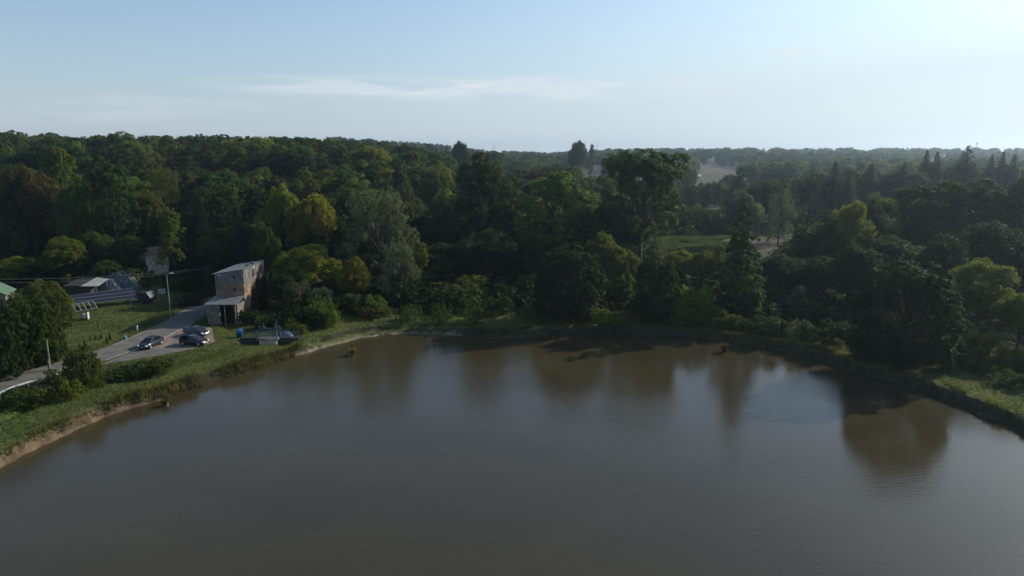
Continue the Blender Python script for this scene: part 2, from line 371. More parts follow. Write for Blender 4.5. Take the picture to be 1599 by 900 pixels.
ribbon('road_edge_line', ROAD[5:9], 2.45, 2.62, 1.838, M_EDGE)
e2 = ribbon('road_kerb', [(-58.7,101),(-58.2,106),(-58.15,112)], -2.95, -2.60, 1.86, M_CONC)

# ------------------------------------------------------------------ trees and bushes
def tri_mesh(name, V, F, m_list, colour, matidx=None):
    me = bpy.data.meshes.new(name); k = F.shape[1]
    me.vertices.add(len(V)); me.vertices.foreach_set('co', V.astype(np.float32).ravel())
    me.loops.add(F.size); me.loops.foreach_set('vertex_index', F.astype(np.int32).ravel())
    me.polygons.add(len(F)); me.polygons.foreach_set('loop_start', np.arange(0, F.size, k, dtype=np.int32))
    if colour is not None:
        c4 = np.ones((len(F), 4), np.float32); c4[:, :3] = colour
        at = me.attributes.new('tint', 'FLOAT_COLOR', 'FACE'); at.data.foreach_set('color', c4.ravel())
    for q in m_list: me.materials.append(q)
    if matidx is not None: me.polygons.foreach_set('material_index', matidx.astype(np.int32))
    me.update(); return me
def unit(v): return v/np.maximum(np.linalg.norm(v, axis=-1, keepdims=True), 1e-9)
def leaf_quads(C, Nn, size, r, aspect=0.55, hang=0.0):
    n = len(C); rnd = unit(r.normal(size=(n, 3))); Nn = unit(Nn)
    if hang: rnd = unit(rnd*(1-hang) + np.array([0, 0, -1.0])*hang)
    tvec = unit(rnd - Nn*np.sum(rnd*Nn, 1, keepdims=True)); bvec = np.cross(Nn, tvec)
    s = (size*r.uniform(0.65, 1.35, n))[:, None]
    a = C - tvec*s*.5; c_ = C + tvec*s*.5; bend = Nn*s*0.12
    V = np.stack([a, C + bvec*s*.5*aspect + bend, c_, C - bvec*s*.5*aspect + bend], 1).reshape(-1, 3)
    return V
# a kind: function giving lobes (centre, radius, squash) and height/crown radius
def lobes_of(kind, r):
    Ls = []
    if kind == 'round':
        H, R = 15, 6.0
        for k in range(24):
            d = unit(r.normal(size=3)); d[2] = abs(d[2])*1.15 - 0.5
            q = r.uniform(0.45, 0.72); Ls.append((np.array([d[0]*R*q, d[1]*R*q, H*0.54 + d[2]*H*0.37*q*1.25]), R*r.uniform(.26, .42), .85))
        Ls.append((np.array([0, 0, H*.55]), R*.55, 1.1))
    elif kind == 'dome':                          # dense, smooth outline, foliage down to the ground
        H, R = 15, 6.5
        for k in range(80):
            z = r.uniform(0.04, 0.95); ang = k*2.4; rad = R*math.sqrt(max(0, 1-(max(0, z-.30)/.70)**2.2))*0.84*(1 if z > .12 else .85)
            Ls.append((np.array([math.cos(ang)*rad, math.sin(ang)*rad, H*z*.97]), R*r.uniform(.15, .23), 1.0))
        Ls.append((np.array([0, 0, H*.45]), R*.75, 1.1)); Ls.append((np.array([0, 0, H*.25]), R*.75, .7)); Ls.append((np.array([0, 0, H*.8]), R*.4, .7))
    elif kind == 'tall':
        H, R = 22, 6.0
        for k in range(38):
            z = r.uniform(0.16, 0.95); ang = k*2.4+r.uniform(-.5, .5); rad = R*(0.95*math.sin(min(1, (1.04-z)*1.9)*1.57))*r.uniform(.45, .85)
            Ls.append((np.array([math.cos(ang)*rad, math.sin(ang)*rad, H*z]), R*r.uniform(.20, .34), .95))
    elif kind == 'open':                          # spreading with a visible fork
        H, R = 20, 7.0
        for k in range(30):
            z = r.uniform(0.34, 0.94); ang = k*2.4+r.uniform(-.5, .5); rad = R*math.sqrt(max(0.06, 1-((z-.66)/.38)**2))*r.uniform(.5, .9)
            Ls.append((np.array([math.cos(ang)*rad, math.sin(ang)*rad, H*z]), R*r.uniform(.20, .32), .8))
        Ls.append((np.array([0, 0, H*.75]), R*.55, 1.0)); Ls.append((np.array([0, 0, H*.86]), R*.4, .8))
        for k in range(7): Ls.append((np.array([math.cos(k*.9)*R*.42, math.sin(k*.9)*R*.42, H*r.uniform(.66, .88)]), R*.28, .9))
    elif kind == 'cone':
        H, R = 17, 3.9
        for k in range(32):
            z = 0.10 + 0.88*(k/31); ang = k*2.4; rad = R*(min(1, (1.05-z)*1.35)**.9)*r.uniform(.45, .8)*(1 if z > .2 else .7)
            Ls.append((np.array([math.cos(ang)*rad, math.sin(ang)*rad, H*z]), max(.5, R*r.uniform(.26, .4)*min(1, (1.15-z)*1.5)), .8))
        for z in (.3, .5, .7): Ls.append((np.array([0, 0, H*z]), R*.5*(1.1-z*.6), 1.2))
    elif kind == 'birch':
        H, R = 18, 3.4
        for k in range(26):
            z = 0.28 + 0.70*(k/25); ang = k*2.4+r.uniform(-.6, .6); rad = R*math.sin(min(1, (1.08-z)*1.6)*1.57)*r.uniform(.3, .75)
            Ls.append((np.array([math.cos(ang)*rad, math.sin(ang)*rad, H*z]), R*r.uniform(.20, .36), 1.35))
    elif kind == 'willow':
        H, R = 16, 6.8
        for k in range(46):
            z = r.uniform(0.10, 0.93); ang = k*2.4+r.uniform(-.3, .3); rad = R*math.sqrt(max(0.02, 1-((z-.40)/.58)**2))*r.uniform(.62, .88)
            Ls.append((np.array([math.cos(ang)*rad, math.sin(ang)*rad, H*z]), R*r.uniform(.15, .25), 1.35))
        Ls.append((np.array([0, 0, H*.45]), R*.7, 1.2))
    elif kind == 'bush':
        H, R = 4, 2.6
        for k in range(13):
            z = r.uniform(0.12, 0.80); ang = k*2.4; rad = R*math.sqrt(max(0.05, 1-(z/1.0)**2))*r.uniform(.4, .78)
            Ls.append((np.array([math.cos(ang)*rad, math.sin(ang)*rad, H*z]), R*r.uniform(.22, .36), .95))
        Ls.append((np.array([0, 0, H*.32]), R*.6, .8))
    elif kind == 'thicket':                       # upright shoots
        H, R = 4, 2.4
        for k in range(16):
            ang = k*2.4; rad = R*math.sqrt((k+.5)/16)*.85; z = r.uniform(.25, .75)
            Ls.append((np.array([math.cos(ang)*rad, math.sin(ang)*rad, H*z*.75]), R*r.uniform(.13, .2), 2.6))
        Ls.append((np.array([0, 0, H*.2]), R*.7, .6))
    return H, R, Ls
def crown_leaves(kind, seed, nper, leaf, mclump):
    r = np.random.default_rng(seed)
    if kind == 'spruce':
        H, R = 20, 3.6; C = []; Nn = []; tn = []
        nlev = 44
        for i in range(nlev):
            z = H*(0.07+0.92*i/(nlev-1)); Lr = R*((1-z/H)**0.85)*r.uniform(.85, 1.12) + 0.12
            nb = 9 if z < H*.75 else 6
            for b_ in range(nb):
                ang = b_*6.283/nb + i*2.4 + r.uniform(-.15, .15); n = max(3, int(nper*0.9*Lr/R*1.6)); tt = r.uniform(.1, 1, n)**.7; ll = Lr*r.uniform(.8, 1.1)
                side = r.normal(0, .24, n)*ll*tt*0.9; rr = tt*ll
                x = math.cos(ang)*rr - math.sin(ang)*side; y = math.sin(ang)*rr + math.cos(ang)*side
                zz = z - 0.30*rr + 0.12*rr*rr/max(ll, .1) - r.uniform(0, .35, n)
                C.append(np.stack([x, y, zz], 1)); Nn.append(np.stack([x*.3, y*.3, np.ones(n)], 1) + r.normal(0, .5, (n, 3))); tn.append(np.full(n, r.uniform(.8, 1.2)))
        C = np.concatenate(C); V = leaf_quads(C, np.concatenate(Nn), leaf*1.15, r, .4, .25); tn = np.concatenate(tn)
        return H, R, V, tn, [(np.array([0, 0, H*.95]), .1, 1)]
    H, R, Ls = lobes_of(kind, r)
    C = []; Nn = []; tn = []
    for (c0, rad, sq) in Ls:
        m_ = max(4, int(1.6*mclump*(rad/(R*.3))**1.3))
        lt = r.uniform(.88, 1.12)
        D = unit(r.normal(size=(m_, 3)) + np.array([0, 0, .25])); cc = c0 + D*rad*0.78*np.array([1, 1, sq]); cr = rad*r.uniform(.20, .44, m_)
        for k in range(m_):
            n = max(5, int(nper*.68*r.uniform(.6, 1.3))); d = unit(r.normal(size=(n, 3)) + D[k]*.5 + np.array([0, 0, .2])); q = r.uniform(.35, 1.05, n)[:, None]
            C.append(cc[k] + d*q*cr[k]*np.array([1, 1, min(sq, 1.5)*.9])); Nn.append(d*.7 + np.array([0, 0, .45]) + r.normal(0, .45, (n, 3)))
            tn.append(np.full(n, lt*r.uniform(.8, 1.2))*r.uniform(.75, 1.25, n))
    C = np.concatenate(C); tn = np.concatenate(tn); keep = C[:, 2] > 0.05
    hang = {'willow': .5, 'birch': .5, 'thicket': -.0}.get(kind, 0)
    if kind == 'thicket': hang = .0
    V = leaf_quads(C[keep], np.concatenate(Nn)[keep], leaf, r, .55, hang)
    # normalise so that the top of the crown is at H
    top = np.percentile(V[:, 2], 99.7); V[:, 2] *= H/top
    return H, R, V, tn[keep], Ls
def trunk_mb(kind, H, R, Ls, seed):
    r = random.Random(seed); mb = MB(); top = {'round': .6, 'tall': .85, 'open': .55, 'cone': .93, 'birch': .92, 'willow': .55, 'spruce': .97, 'dome': .7}.get(kind, .4)
    r0 = {'birch': .16, 'cone': .2, 'spruce': .24, 'open': .42, 'tall': .36, 'bush': .06, 'thicket': .05}.get(kind, .32)
    pts = [(0, 0, -0.3)]
    for i in range(1, 7):
        z = H*top*i/6; pts.append((r.uniform(-.12, .12)*i*.4, r.uniform(-.12, .12)*i*.4, z))
    mb.tube(pts, [r0*1.25]+[r0*(1-.75*i/6) for i in range(1, 7)], 7)
    if kind != 'spruce':
        for (c_, rad, sq) in Ls:
            z0 = min(c_[2]*r.uniform(.45, .7), H*top*.95); a = Vector((0, 0, max(z0, H*.12 if kind != 'bush' else .1))); e = Vector(c_)
            mid = a.lerp(e, .5) + Vector((0, 0, -0.06*(e-a).length))
            mb.tube([a, mid, e], [r0*.38, r0*.24, r0*.08], 5, False)
    return mb
PROTO = {}
SPEC = {'round': (90, .31, 12, 4), 'dome': (105, .27, 17, 2), 'tall': (90, .33, 15, 3), 'open': (90, .32, 15, 2), 'cone': (64, .31, 12, 3),
        'birch': (64, .28, 11, 3), 'willow': (70, .25, 13, 2), 'spruce': (40, .34, 0, 3), 'bush': (50, .20, 10, 3), 'thicket': (46, .20, 9, 2)}
for kd, (nper, leaf, mcl, nv) in SPEC.items():
    PROTO[kd] = []
    for s in range(nv):
        H, R, V, tn, Ls = crown_leaves(kd, 100+s*7+len(kd), nper, leaf, mcl)
        F = np.arange(len(V)).reshape(-1, 4)
        tcol = np.stack([tn*1.0, tn, tn*.95], 1)
        me = tri_mesh('crown', V, F, [M_LEAF], tcol)
        tm = trunk_mb(kd, H, R, Ls, s); tme = bpy.data.meshes.new('trunk'); tme.from_pydata(tm.v, [], tm.f); tme.materials.append(M_BARK)
        for p in tme.polygons: p.use_smooth = True
        ext = np.percentile(np.hypot(V[:, 0], V[:, 1]), 97)
        PROTO[kd].append((H, ext, me, tme))
LOW = {}
for kd in ('round', 'tall', 'cone', 'birch', 'spruce', 'willow'):
    for lod, (f, lf) in enumerate(((0.22, 2.0), (0.10, 3.0))):
        nper, leaf, mcl, nv = SPEC[kd]; LOW[kd, lod] = []
        for s in range(2):
            H, R, V, tn, Ls = crown_leaves(kd, 300+s, max(2, nper*f*2), leaf*lf, max(3, mcl//2))
            ext = np.percentile(np.hypot(V[:, 0], V[:, 1]), 97); LOW[kd, lod].append((H, ext, V, tn))

GR = {  # foliage colours
 'green': (0.044, 0.076, 0.017), 'dark': (0.027, 0.048, 0.015), 'bright': (0.092, 0.142, 0.022), 'yellow': (0.135, 0.138, 0.020),
 'ygreen': (0.112, 0.134, 0.019), 'olive': (0.080, 0.098, 0.022), 'brown': (0.058, 0.054, 0.020), 'grey': (0.092, 0.112, 0.072),
 'blue': (0.030, 0.048, 0.038), 'spruce': (0.018, 0.032, 0.015)}
WORD = {'green': 'mid green', 'dark': 'dark green', 'bright': 'fresh green', 'yellow': 'yellowing', 'ygreen': 'yellow-green', 'olive': 'olive green',
        'brown': 'brownish', 'grey': 'grey-green', 'blue': 'blue-grey', 'spruce': 'blackish green'}
KNAME = {'round': 'leafy_tree', 'dome': 'alder_tree', 'tall': 'poplar_tree', 'open': 'poplar_tree', 'cone': 'alder_tree', 'birch': 'birch_tree', 'willow': 'willow_tree', 'spruce': 'spruce_tree'}
# hero trees: photo column, photo row of the top, distance, photo width, kind, colour, label, short name, base row or None
HERO = [
 (88,232,168,74,'tall','bright','tall fresh green tree standing above the wood behind the garden','the tallest garden tree'),
 (120,285,156,64,'round','bright','fresh green tree stepping down in front of the tallest garden tree',None),
 (38,262,158,100,'round','brown','broad brownish tree at the edge of the wood beside the tall fresh green tree','the broad brownish tree'),
 (165,245,160,76,'tall','green','dark tall tree rising straight behind the tarpaulin heap','the tarpaulin tree'),
 (252,262,190,62,'willow','olive','soft olive drooping tree halfway up the wooded hill','the drooping olive tree'),
 (262,325,152,50,'birch','ygreen','slender yellow-green tree directly above the ruined white house','the slender ruin tree'),
 (232,300,168,44,'round','olive','olive tree shading the back of the ruined white house',None),
 (308,298,158,58,'spruce','spruce','big blackish spruce between the ruined house and the brick mill','the big blackish spruce'),
 (370,311,146,42,'spruce','blue','blue-grey spruce standing just behind the brick mill','the blue-grey spruce'),
 (402,281,168,38,'cone','dark','pointed dark tree behind the blue-grey spruce','the pointed dark tree'),
 (411,350,138,46,'round','green','small round green tree above the roof end of the mill','the mill-roof tree'),
 (437,293,152,66,'round','ygreen','yellow-green tree with broken top behind the mill','the broken-topped tree'),
 (488,306,149,80,'round','yellow','large yellowing tree beside the grey willow','the large yellowing tree'),
 (478,384,132,104,'round','ygreen','wide yellow-green tree low behind the sluice','the sluice tree'),
 (551,404,127,52,'round','yellow','bright yellow tree at the edge of the grass below the willow','the bright yellow tree'),
 (440,430,124,52,'round','dark','dark tree against the ivy-covered side of the mill','the mill-side dark tree'),
 (465,438,122,52,'willow','grey','grey-green sallow in front of the wide yellow-green tree',None),
 (500,448,121,46,'willow','grey','small grey-green sallow beside the bright yellow tree',None),
 (590,296,144,132,'willow','grey','huge grey-green willow with many rounded lobes','the huge grey willow'),
 (622,380,133,70,'willow','grey','lower grey-green bough-like willow at the foot of the huge willow',None),
 (655,380,140,50,'birch','ygreen','slim yellow-green tree leaning on the edge of the huge willow',None),
 (622,262,195,44,'birch','brown','brownish feathery birch rising behind the huge grey willow','the brownish birch'),
 (686,259,235,60,'round','ygreen','light yellow-green round tree in the middle of the wood','the light round tree'),
 (700,300,190,60,'round','bright','fresh green tree in front of the light round tree',None),
 (757,240,166,116,'tall','dark','very tall dark poplar in the middle of the back shore wood','the very tall dark poplar'),
 (700,330,160,80,'round','dark','dark tree between the huge willow and the very tall dark poplar',None),
 (690,380,146,80,'round','dark','dark low tree in the hollow beside the slim yellow-green tree',None),
 (760,360,146,100,'round','dark','dark spreading tree at the foot of the very tall dark poplar',None),
 (810,372,148,80,'round','dark','dark round tree in the shade below the lit poplar',None),
 (862,270,160,112,'tall','bright','sunlit fresh green poplar beside the very tall dark one','the sunlit poplar'),
 (912,330,158,60,'round','green','green tree filling the gap between the two big sunlit poplars',None),
 (1005,236,166,132,'open','green','great spreading poplar with bare forked trunk','the great spreading poplar'),
 (945,366,142,66,'round','ygreen','yellow-green tree at the foot of the great spreading poplar','the small pale tree'),
 (980,398,134,60,'round','olive','olive tree below the fork of the great spreading poplar',None),
 (890,384,121,112,'dome','dark','dark domed tree on the back shore beside the silvery shoots','the dark domed tree'),
 (1028,402,118,72,'dome','dark','blackish cone-like alder standing at the water edge','the blackish alder'),
 (1062,392,146,52,'round','yellow','yellowing tree at the end of the hedge below the maize field',None),
 (1098,394,143,50,'round','ygreen','yellow-green tree in the middle of the hedge below the maize field','the hedge tree'),
 (1124,384,141,34,'birch','yellow','pointed yellowing tree in the hedge touching the tall slim alder',None),
 (1163,322,121,80,'cone','green','tall slim alder with bare foot beside the pond','the tall slim alder'),
 (1163,300,205,56,'round','grey','pale grey-green round tree behind the tall slim alder','the pale round tree'),
 (1221,296,212,46,'willow','grey','pale grey-green willow beyond the brown plot','the plot willow'),
 (1156,262,320,42,'cone','dark','dark broad cone tree beside the ploughed far field','the dark cone tree'),
 (1248,447,117,36,'birch','grey','small silvery tree standing near the shore','the small silvery tree'),
 (1425,409,94,158,'dome','dark','large dome-shaped alder overhanging the pond','the dome-shaped alder'),
 (1540,408,108,100,'round','ygreen','yellow-green tree behind the large dome-shaped alder','the yellow-green shore tree'),
 (1600,462,97,84,'round','ygreen','yellow-green tree above the sunlit grass strip',None),
 (1255,335,152,58,'cone','green','narrow green alder at the near end of the big wood','the narrow end alder'),
 (1292,330,150,60,'cone','green','green alder second from the brown plot in the big wood',None),
 (1330,318,150,70,'round','ygreen','yellow-green topped tree in the edge of the big wood',None),
 (1372,306,156,80,'round','green','green tree stepping up to the high part of the big wood',None),
 (1425,292,160,90,'tall','green','tall green tree at the shoulder of the big wood','the shoulder tree'),
 (1480,284,158,100,'tall','green','tall broad tree in the highest part of the big wood','the highest broad tree'),
 (1545,280,160,110,'tall','green','tall broad tree beside the highest part of the big wood',None),
 (1605,276,160,110,'tall','olive','tall olive tree ending the big wood at the picture edge',None),
 (1225,400,136,80,'round','dark','dark tree below the narrow end alder of the big wood',None),
 (1285,402,128,84,'round','dark','dark tree above the small silvery tree',None),
 (1345,385,122,90,'round','dark','dark tree behind the large dome-shaped alder',None),
 (1400,372,130,100,'round','dark','dark high tree rising directly behind the large dome-shaped alder',None),
 (1480,370,124,100,'round','dark','dark tree between the large dome-shaped alder and the yellow-green shore tree',None),
 (1560,350,128,120,'round','dark','dark broad tree over the yellow-green shore tree',None),
 (1305,251,262,42,'spruce','dark','broad dark spruce at the start of the spruce row above the wood','the first spruce'),
 (1326,262,256,34,'spruce','dark','shorter dark spruce beside the first of the spruce row',None),
 (1362,254,268,36,'spruce','spruce','dark pointed spruce alone between the spruce clumps',None),
 (1413,252,262,34,'spruce','spruce','dark spruce low in the gap of the spruce row',None),
 (1449,233,282,34,'spruce','spruce','tall dark spruce with a twin beside it','the twin spruce'),
 (1465,236,282,34,'spruce','spruce','second of the two tall twin spruces',None),
 (1513,226,276,56,'spruce','spruce','tallest and widest spruce on the skyline of the big wood','the tallest spruce'),
 (1550,240,276,26,'spruce','spruce','slim spruce beside the tallest spruce',None),
 (1568,236,270,30,'spruce','spruce','slim pointed spruce third from the tallest spruce',None),
 (1586,240,270,34,'spruce','dark','broad spruce at the end of the skyline row',None),
 (1046,330,238,34,'dome','green','mid green hedge tree above the maize field',None),
 (1068,326,240,34,'dome','olive','olive green hedge tree above the maize field',None),
 (1090,322,243,36,'dome','ygreen','yellow-green hedge tree above the maize field',None),
 (1112,328,236,34,'dome','green','second mid green hedge tree above the maize field',None),
 (1128,338,230,26,'dome','dark','dark green hedge tree above the maize field',None),
 (1030,340,232,30,'dome','dark','shadowy dark hedge tree above the maize field',None),
 (1078,289,330,30,'dome','green','mid green tree in the far hedge above the pale track',None),
 (1100,286,335,28,'dome','green','green broad tree in the far hedge above the pale track',None),
 (1118,284,340,28,'dome','olive','olive tree in the far hedge above the pale track',None),
 (1056,286,345,30,'dome','ygreen','yellow-green tree in the far hedge above the pale track',None),
 (1135,290,325,24,'dome','ygreen','small yellow-green tree in the far hedge above the pale track',None),
 (904,221,520,30,'round','dark','large dark lone tree breaking the far skyline','the lone skyline tree'),
 (924,226,540,14,'birch','olive','thin feathery tree beside the lone dark skyline tree',None),
 (718,222,420,30,'round','dark','dark flat-topped tree on the skyline of the hill wood',None),
 (100,372,143,66,'round','ygreen','yellow-green round tree behind the shed','the shed tree'),
 (148,364,149,62,'round','green','mid green tree behind the tarpaulin heap beside the yellow-green one',None),
 (198,370,151,54,'round','green','mid green tree next to the ruined white house',None),
 (22,402,140,60,'round','ygreen','yellow-green tree beyond the green-roofed hut','the hut tree'),
 (-15,330,150,80,'round','green','green tree at the picture edge above the green-roofed hut',None),
 (60,440,116,70,'dome','olive','thin olive tree beside the green-roofed hut',None),
 (84,452,112,44,'dome','olive','slender olive tree by the white garden table',None),
 (30,462,91,92,'dome','green','green broadleaf tree in front of the green-roofed hut','the hut-front tree'),
 (-20,470,86,90,'dome','dark','dark tree on the road side at the picture edge',None),
 (62,490,93,60,'dome','green','bushy green tree leaning over the road by the wooden pole',None),
 (124,543,83.5,56,'dome','olive','bushy young tree growing between guard rail and road','the guard-rail tree'),
]
trees = []   # dict(x,y,h,w,kind,col,label,short,hero)
for hrow in HERO:
    px, top, Yd, wpx, kd, colr, lab, short = hrow
    q = PY(px, top, Yd); g = T(q[0], Yd); trees.append(dict(x=q[0], y=Yd, g=g, h=q[2]-g, w=wpx/FPX*Yd*(1.4 if kd == 'spruce' and Yd > 230 else 1.02), kind=kd, col=colr, label=lab, short=short, hero=True, px=px, top=top, wpx=wpx))
# skyline of the photograph: fill trees never stand above it
SKX = [0,30,60,100,150,190,220,270,300,350,400,450,500,540,600,650,700,750,800,850,880,950,1000,1050,1100,1150,1180,1220,1300,1330,1350,1390,1430,1500,1520,1560,1599]
SKY_ = [203,199,202,213,212,206,210,212,206,210,213,214,215,213,219,221,226,233,235,237,236,231,231,226,230,228,225,229,230,226,235,225,225,231,229,231,229]
# front canopy line: trees nearer than the given distance stay below the given row
def cap_row(px, Yd):
    c_ = np.interp(px, SKX, SKY_)
    if Yd < 235: c_ = max(c_, np.interp(px, [-100,0,100,200,300,420,520,600,700,800,900,960,1050,1150,1200,1300,1400,1500,1700], [250,250,262,275,262,262,260,262,262,262,275,300,340,345,350,335,305,285,280]))
    if Yd < 150: c_ = max(c_, np.interp(px, [-100,100,300,420,520,600,700,800,900,1000,1150,1200,1300,1400,1500,1700], [380,400,400,340,400,400,400,400,400,410,405,400,395,385,370,360]))
    if 235 <= Yd < 420: c_ = max(c_, np.interp(px, [-100,0,300,500,700,850,900,960,1040,1200,1300,1400,1700], [199,203,207,216,228,240,250,270,285,282,268,262,250]))
    if 420 <= Yd < 800: c_ = max(c_, np.interp(px, [800,900,1000,1100,1300,1700], [236,240,243,252,246,242]))
    return c_
CLEAR = [(FIELDS[0][0], 225), (FIELDS[1][0], 225), (FIELDS[2][0], 780), (FIELDS[3][0], 700), (FIELDS[5][0], 320)]
CLEAR.append(([(90,425),(325,405),(340,470),(95,520)], 133)); CLEAR.append(([(205,380),(245,380),(245,412),(205,412)], 150))
CLEAR.append(([(0,500),(330,470),(335,408),(415,408),(420,520),(0,620)], 119))
CLEAR.append(([(0,438),(22,438),(22,460),(0,460)], 118))
CLEAR.append(([(560,440),(1010,440),(1010,520),(560,520)], 128))
fr = np.random.default_rng(77)
heroes = [t_ for t_ in trees]
def blocked(px, top, bot, w, Yd):
    for poly, d1 in CLEAR:
        if Yd < d1 - 4:
            x0 = min(p[0] for p in poly); x1 = max(p[0] for p in poly); y0 = min(p[1] for p in poly); y1 = max(p[1] for p in poly)
            dd = d1
            if px+w*.4 > x0 and px-w*.4 < x1 and top < y1-2 and bot > y0+2: return True
    for t_ in heroes:
        if Yd < t_['y']+2 and abs(px - t_['px']) < t_['wpx']*.42 + w*.25:
            hb = t_['top'] + (t_['h']/t_['y']*FPX)*.5
            if top < hb and bot > t_['top']: return True
    return False
cells = []
for (y0, y1, sp) in ((118, 300, 8.0), (300, 480, 10.5), (480, 900, 18), (900, 1700, 32)):
    yy = y0
    while yy < y1:
        xx = -0.90*yy
        while xx < 0.90*yy:
            cells.append((xx+fr.uniform(-.42, .42)*sp, yy+fr.uniform(-.42, .42)*sp)); xx += sp
        yy += sp
cells = np.array(cells); cg = terr(cells[:, 0], cells[:, 1]); cs = poly_sd(cells[:, 0], cells[:, 1], POND); crd = line_d(cells[:, 0], cells[:, 1], ROAD)
cn1 = vnoise(cells[:, 0], cells[:, 1], 85, 21); cn2 = vnoise(cells[:, 0], cells[:, 1], 30, 22); cn3 = vnoise(cells[:, 0], cells[:, 1], 45, 23)
for i, (x, y) in enumerate(cells):
    px0, py0, dd = proj(x, y, cg[i]); px0 = float(px0); py0 = float(py0)
    if px0 < -170 or px0 > 1770: continue
    if cs[i] < 7 or crd[i] < 5.5: continue
    if -104 < x < -30 and y < 138 and not (x > -46 and y > 120): continue
    ax = x/y
    inn = False
    for poly, colr, (d0, d1), kd in FIELDS:
        if d0 < y < d1 and poly_sd(np.array([px0]), np.array([py0]), poly)[0] < 0: inn = True
    if inn: continue
    # land use: hill wood on one side, big wood on the other, hedges and groves in the valley
    if y > 230 and ax > -0.02:
        if y < 480 and ax < 0.40 and cn1[i] < 0.12: continue
        if y >= 480 and y < 1000 and cn1[i] < 0.10: continue
    if 118 < y < 136 and -28 < x < 30 and fr.uniform() < .7: continue
    u = fr.uniform()
    if ax < -0.02 and y > 230:
        kd = 'birch' if (cn3[i] > .5 or ax > -.2) and u < .7 else ('round' if u < .9 else 'cone'); hh = fr.uniform(15, 21); colr = ['green', 'dark', 'olive', 'ygreen', 'brown'][int(np.searchsorted([.46, .68, .86, .96], fr.uniform()))]
        if kd == 'birch': colr = ['green', 'olive', 'olive', 'ygreen'][int(fr.uniform(0, 4))]
    elif ax > 0.33 and y < 300:
        kd = 'round' if u < .5 else ('tall' if u < .75 else 'cone'); hh = fr.uniform(15, 22); colr = ['green', 'dark', 'olive', 'ygreen'][int(np.searchsorted([.4, .75, .92], fr.uniform()))]
    elif y > 300:
        kd = 'round' if u < .68 else ('cone' if u < .8 else ('spruce' if u < .92 and ax > .3 else 'birch')); hh = fr.uniform(9, 17); colr = ['green', 'dark', 'olive', 'ygreen', 'bright', 'grey'][int(np.searchsorted([.34, .56, .74, .86, .93], fr.uniform()))]
        if kd == 'spruce': colr = 'spruce'
    else:
        kd = 'round' if u < .6 else ('tall' if u < .75 else 'birch'); hh = fr.uniform(11, 19); colr = ['green', 'dark', 'olive', 'ygreen', 'brown', 'bright'][int(np.searchsorted([.32, .62, .78, .88, .93], fr.uniform()))]
    if y < 124 and 1310 < px0 < 1530: continue
    g = cg[i]
    capz = PY(px0, cap_row(px0, y) + abs(fr.normal(0, (9 if y < 235 else 5.5) if y < 480 else 2.6)), y)[2] - g
    if capz < 3.2: continue
    hh = hh*(1.2 if y > 480 else 1.1)
    if capz < .62*hh and fr.uniform() < .75: continue
    hh = min(hh, capz)
    if y < 300 and hh < 5 and fr.uniform() < .5: continue
    w = hh*{'round': 1.0, 'tall': .66, 'cone': .52, 'birch': .52, 'spruce': .36}[kd]*fr.uniform(.85, 1.2)
    if y > 480: w *= 1.25
    if y > 900: w *= 1.3
    w = min(w, hh*1.15)
    _, top, _ = proj(x, y, g+hh); wp = w/y*FPX
    if blocked(px0, float(top), py0, wp, y): continue
    trees.append(dict(x=x, y=y, g=g, h=hh, w=w, kind=kd, col=colr, label=None, short=None, hero=False, px=px0, top=float(top), wpx=wp))
# which trees show: coarse id buffer painted back to front
BW, BH = 640, 300; buf = np.full((BH, BW), -1, int)
order = sorted(range(len(trees)), key=lambda i: -trees[i]['y'])
for i in order:
    t_ = trees[i]; x0 = t_['px']*.4; hw = max(.5, t_['wpx']*.5*.4*.9); bot = t_['top'] + t_['h']/t_['y']*FPX
    yt, yb = t_['top']*.4, bot*.4; cy_, hy = (yt+yb)/2, max(.6, (yb-yt)/2)
    xa, xb = int(max(0, x0-hw)), int(min(BW, x0+hw+1)); ya, yc = int(max(0, yt)), int(min(BH, yb+1))
    if xa >= xb or ya >= yc: t_['vis'] = 0; continue
    gy_, gx_ = np.mgrid[ya:yc, xa:xb]; e = ((gx_-x0)/hw)**2 + ((gy_-cy_)/hy)**2 < 1.1
    buf[ya:yc, xa:xb][e] = i
cnt = np.bincount(buf[buf >= 0].ravel(), minlength=len(trees))
for i, t_ in enumerate(trees): t_['vis'] = int(cnt[i])
LIMIT = 296
cand = sorted([i for i in range(len(trees)) if not trees[i]['hero'] and trees[i]['vis'] > 0], key=lambda i: -trees[i]['vis'])
chosen = set(i for i in range(len(trees)) if trees[i]['hero']) | set(cand[:LIMIT-len(heroes)])
KW = {'round': 'round-crowned tree', 'tall': 'tall tree', 'cone': 'narrow pointed tree', 'birch': 'feathery narrow tree', 'spruce': 'spruce', 'willow': 'willow'}
refs = [t_ for t_ in heroes if t_['short']]
def relation(t_):
    b_ = min(refs, key=lambda r: (r['px']-t_['px'])**2 + ((r['top']-t_['top'])*1.3)**2)
    dx, dy = t_['px']-b_['px'], t_['top']-b_['top']
    if t_['y'] > b_['y']+6 and abs(dx) < 60: rel = 'behind'
    elif abs(dy) > abs(dx): rel = 'above' if dy < 0 else 'below'
    else: rel = 'right of' if dx > 0 else 'left of'
    return rel + ' ' + b_['short']
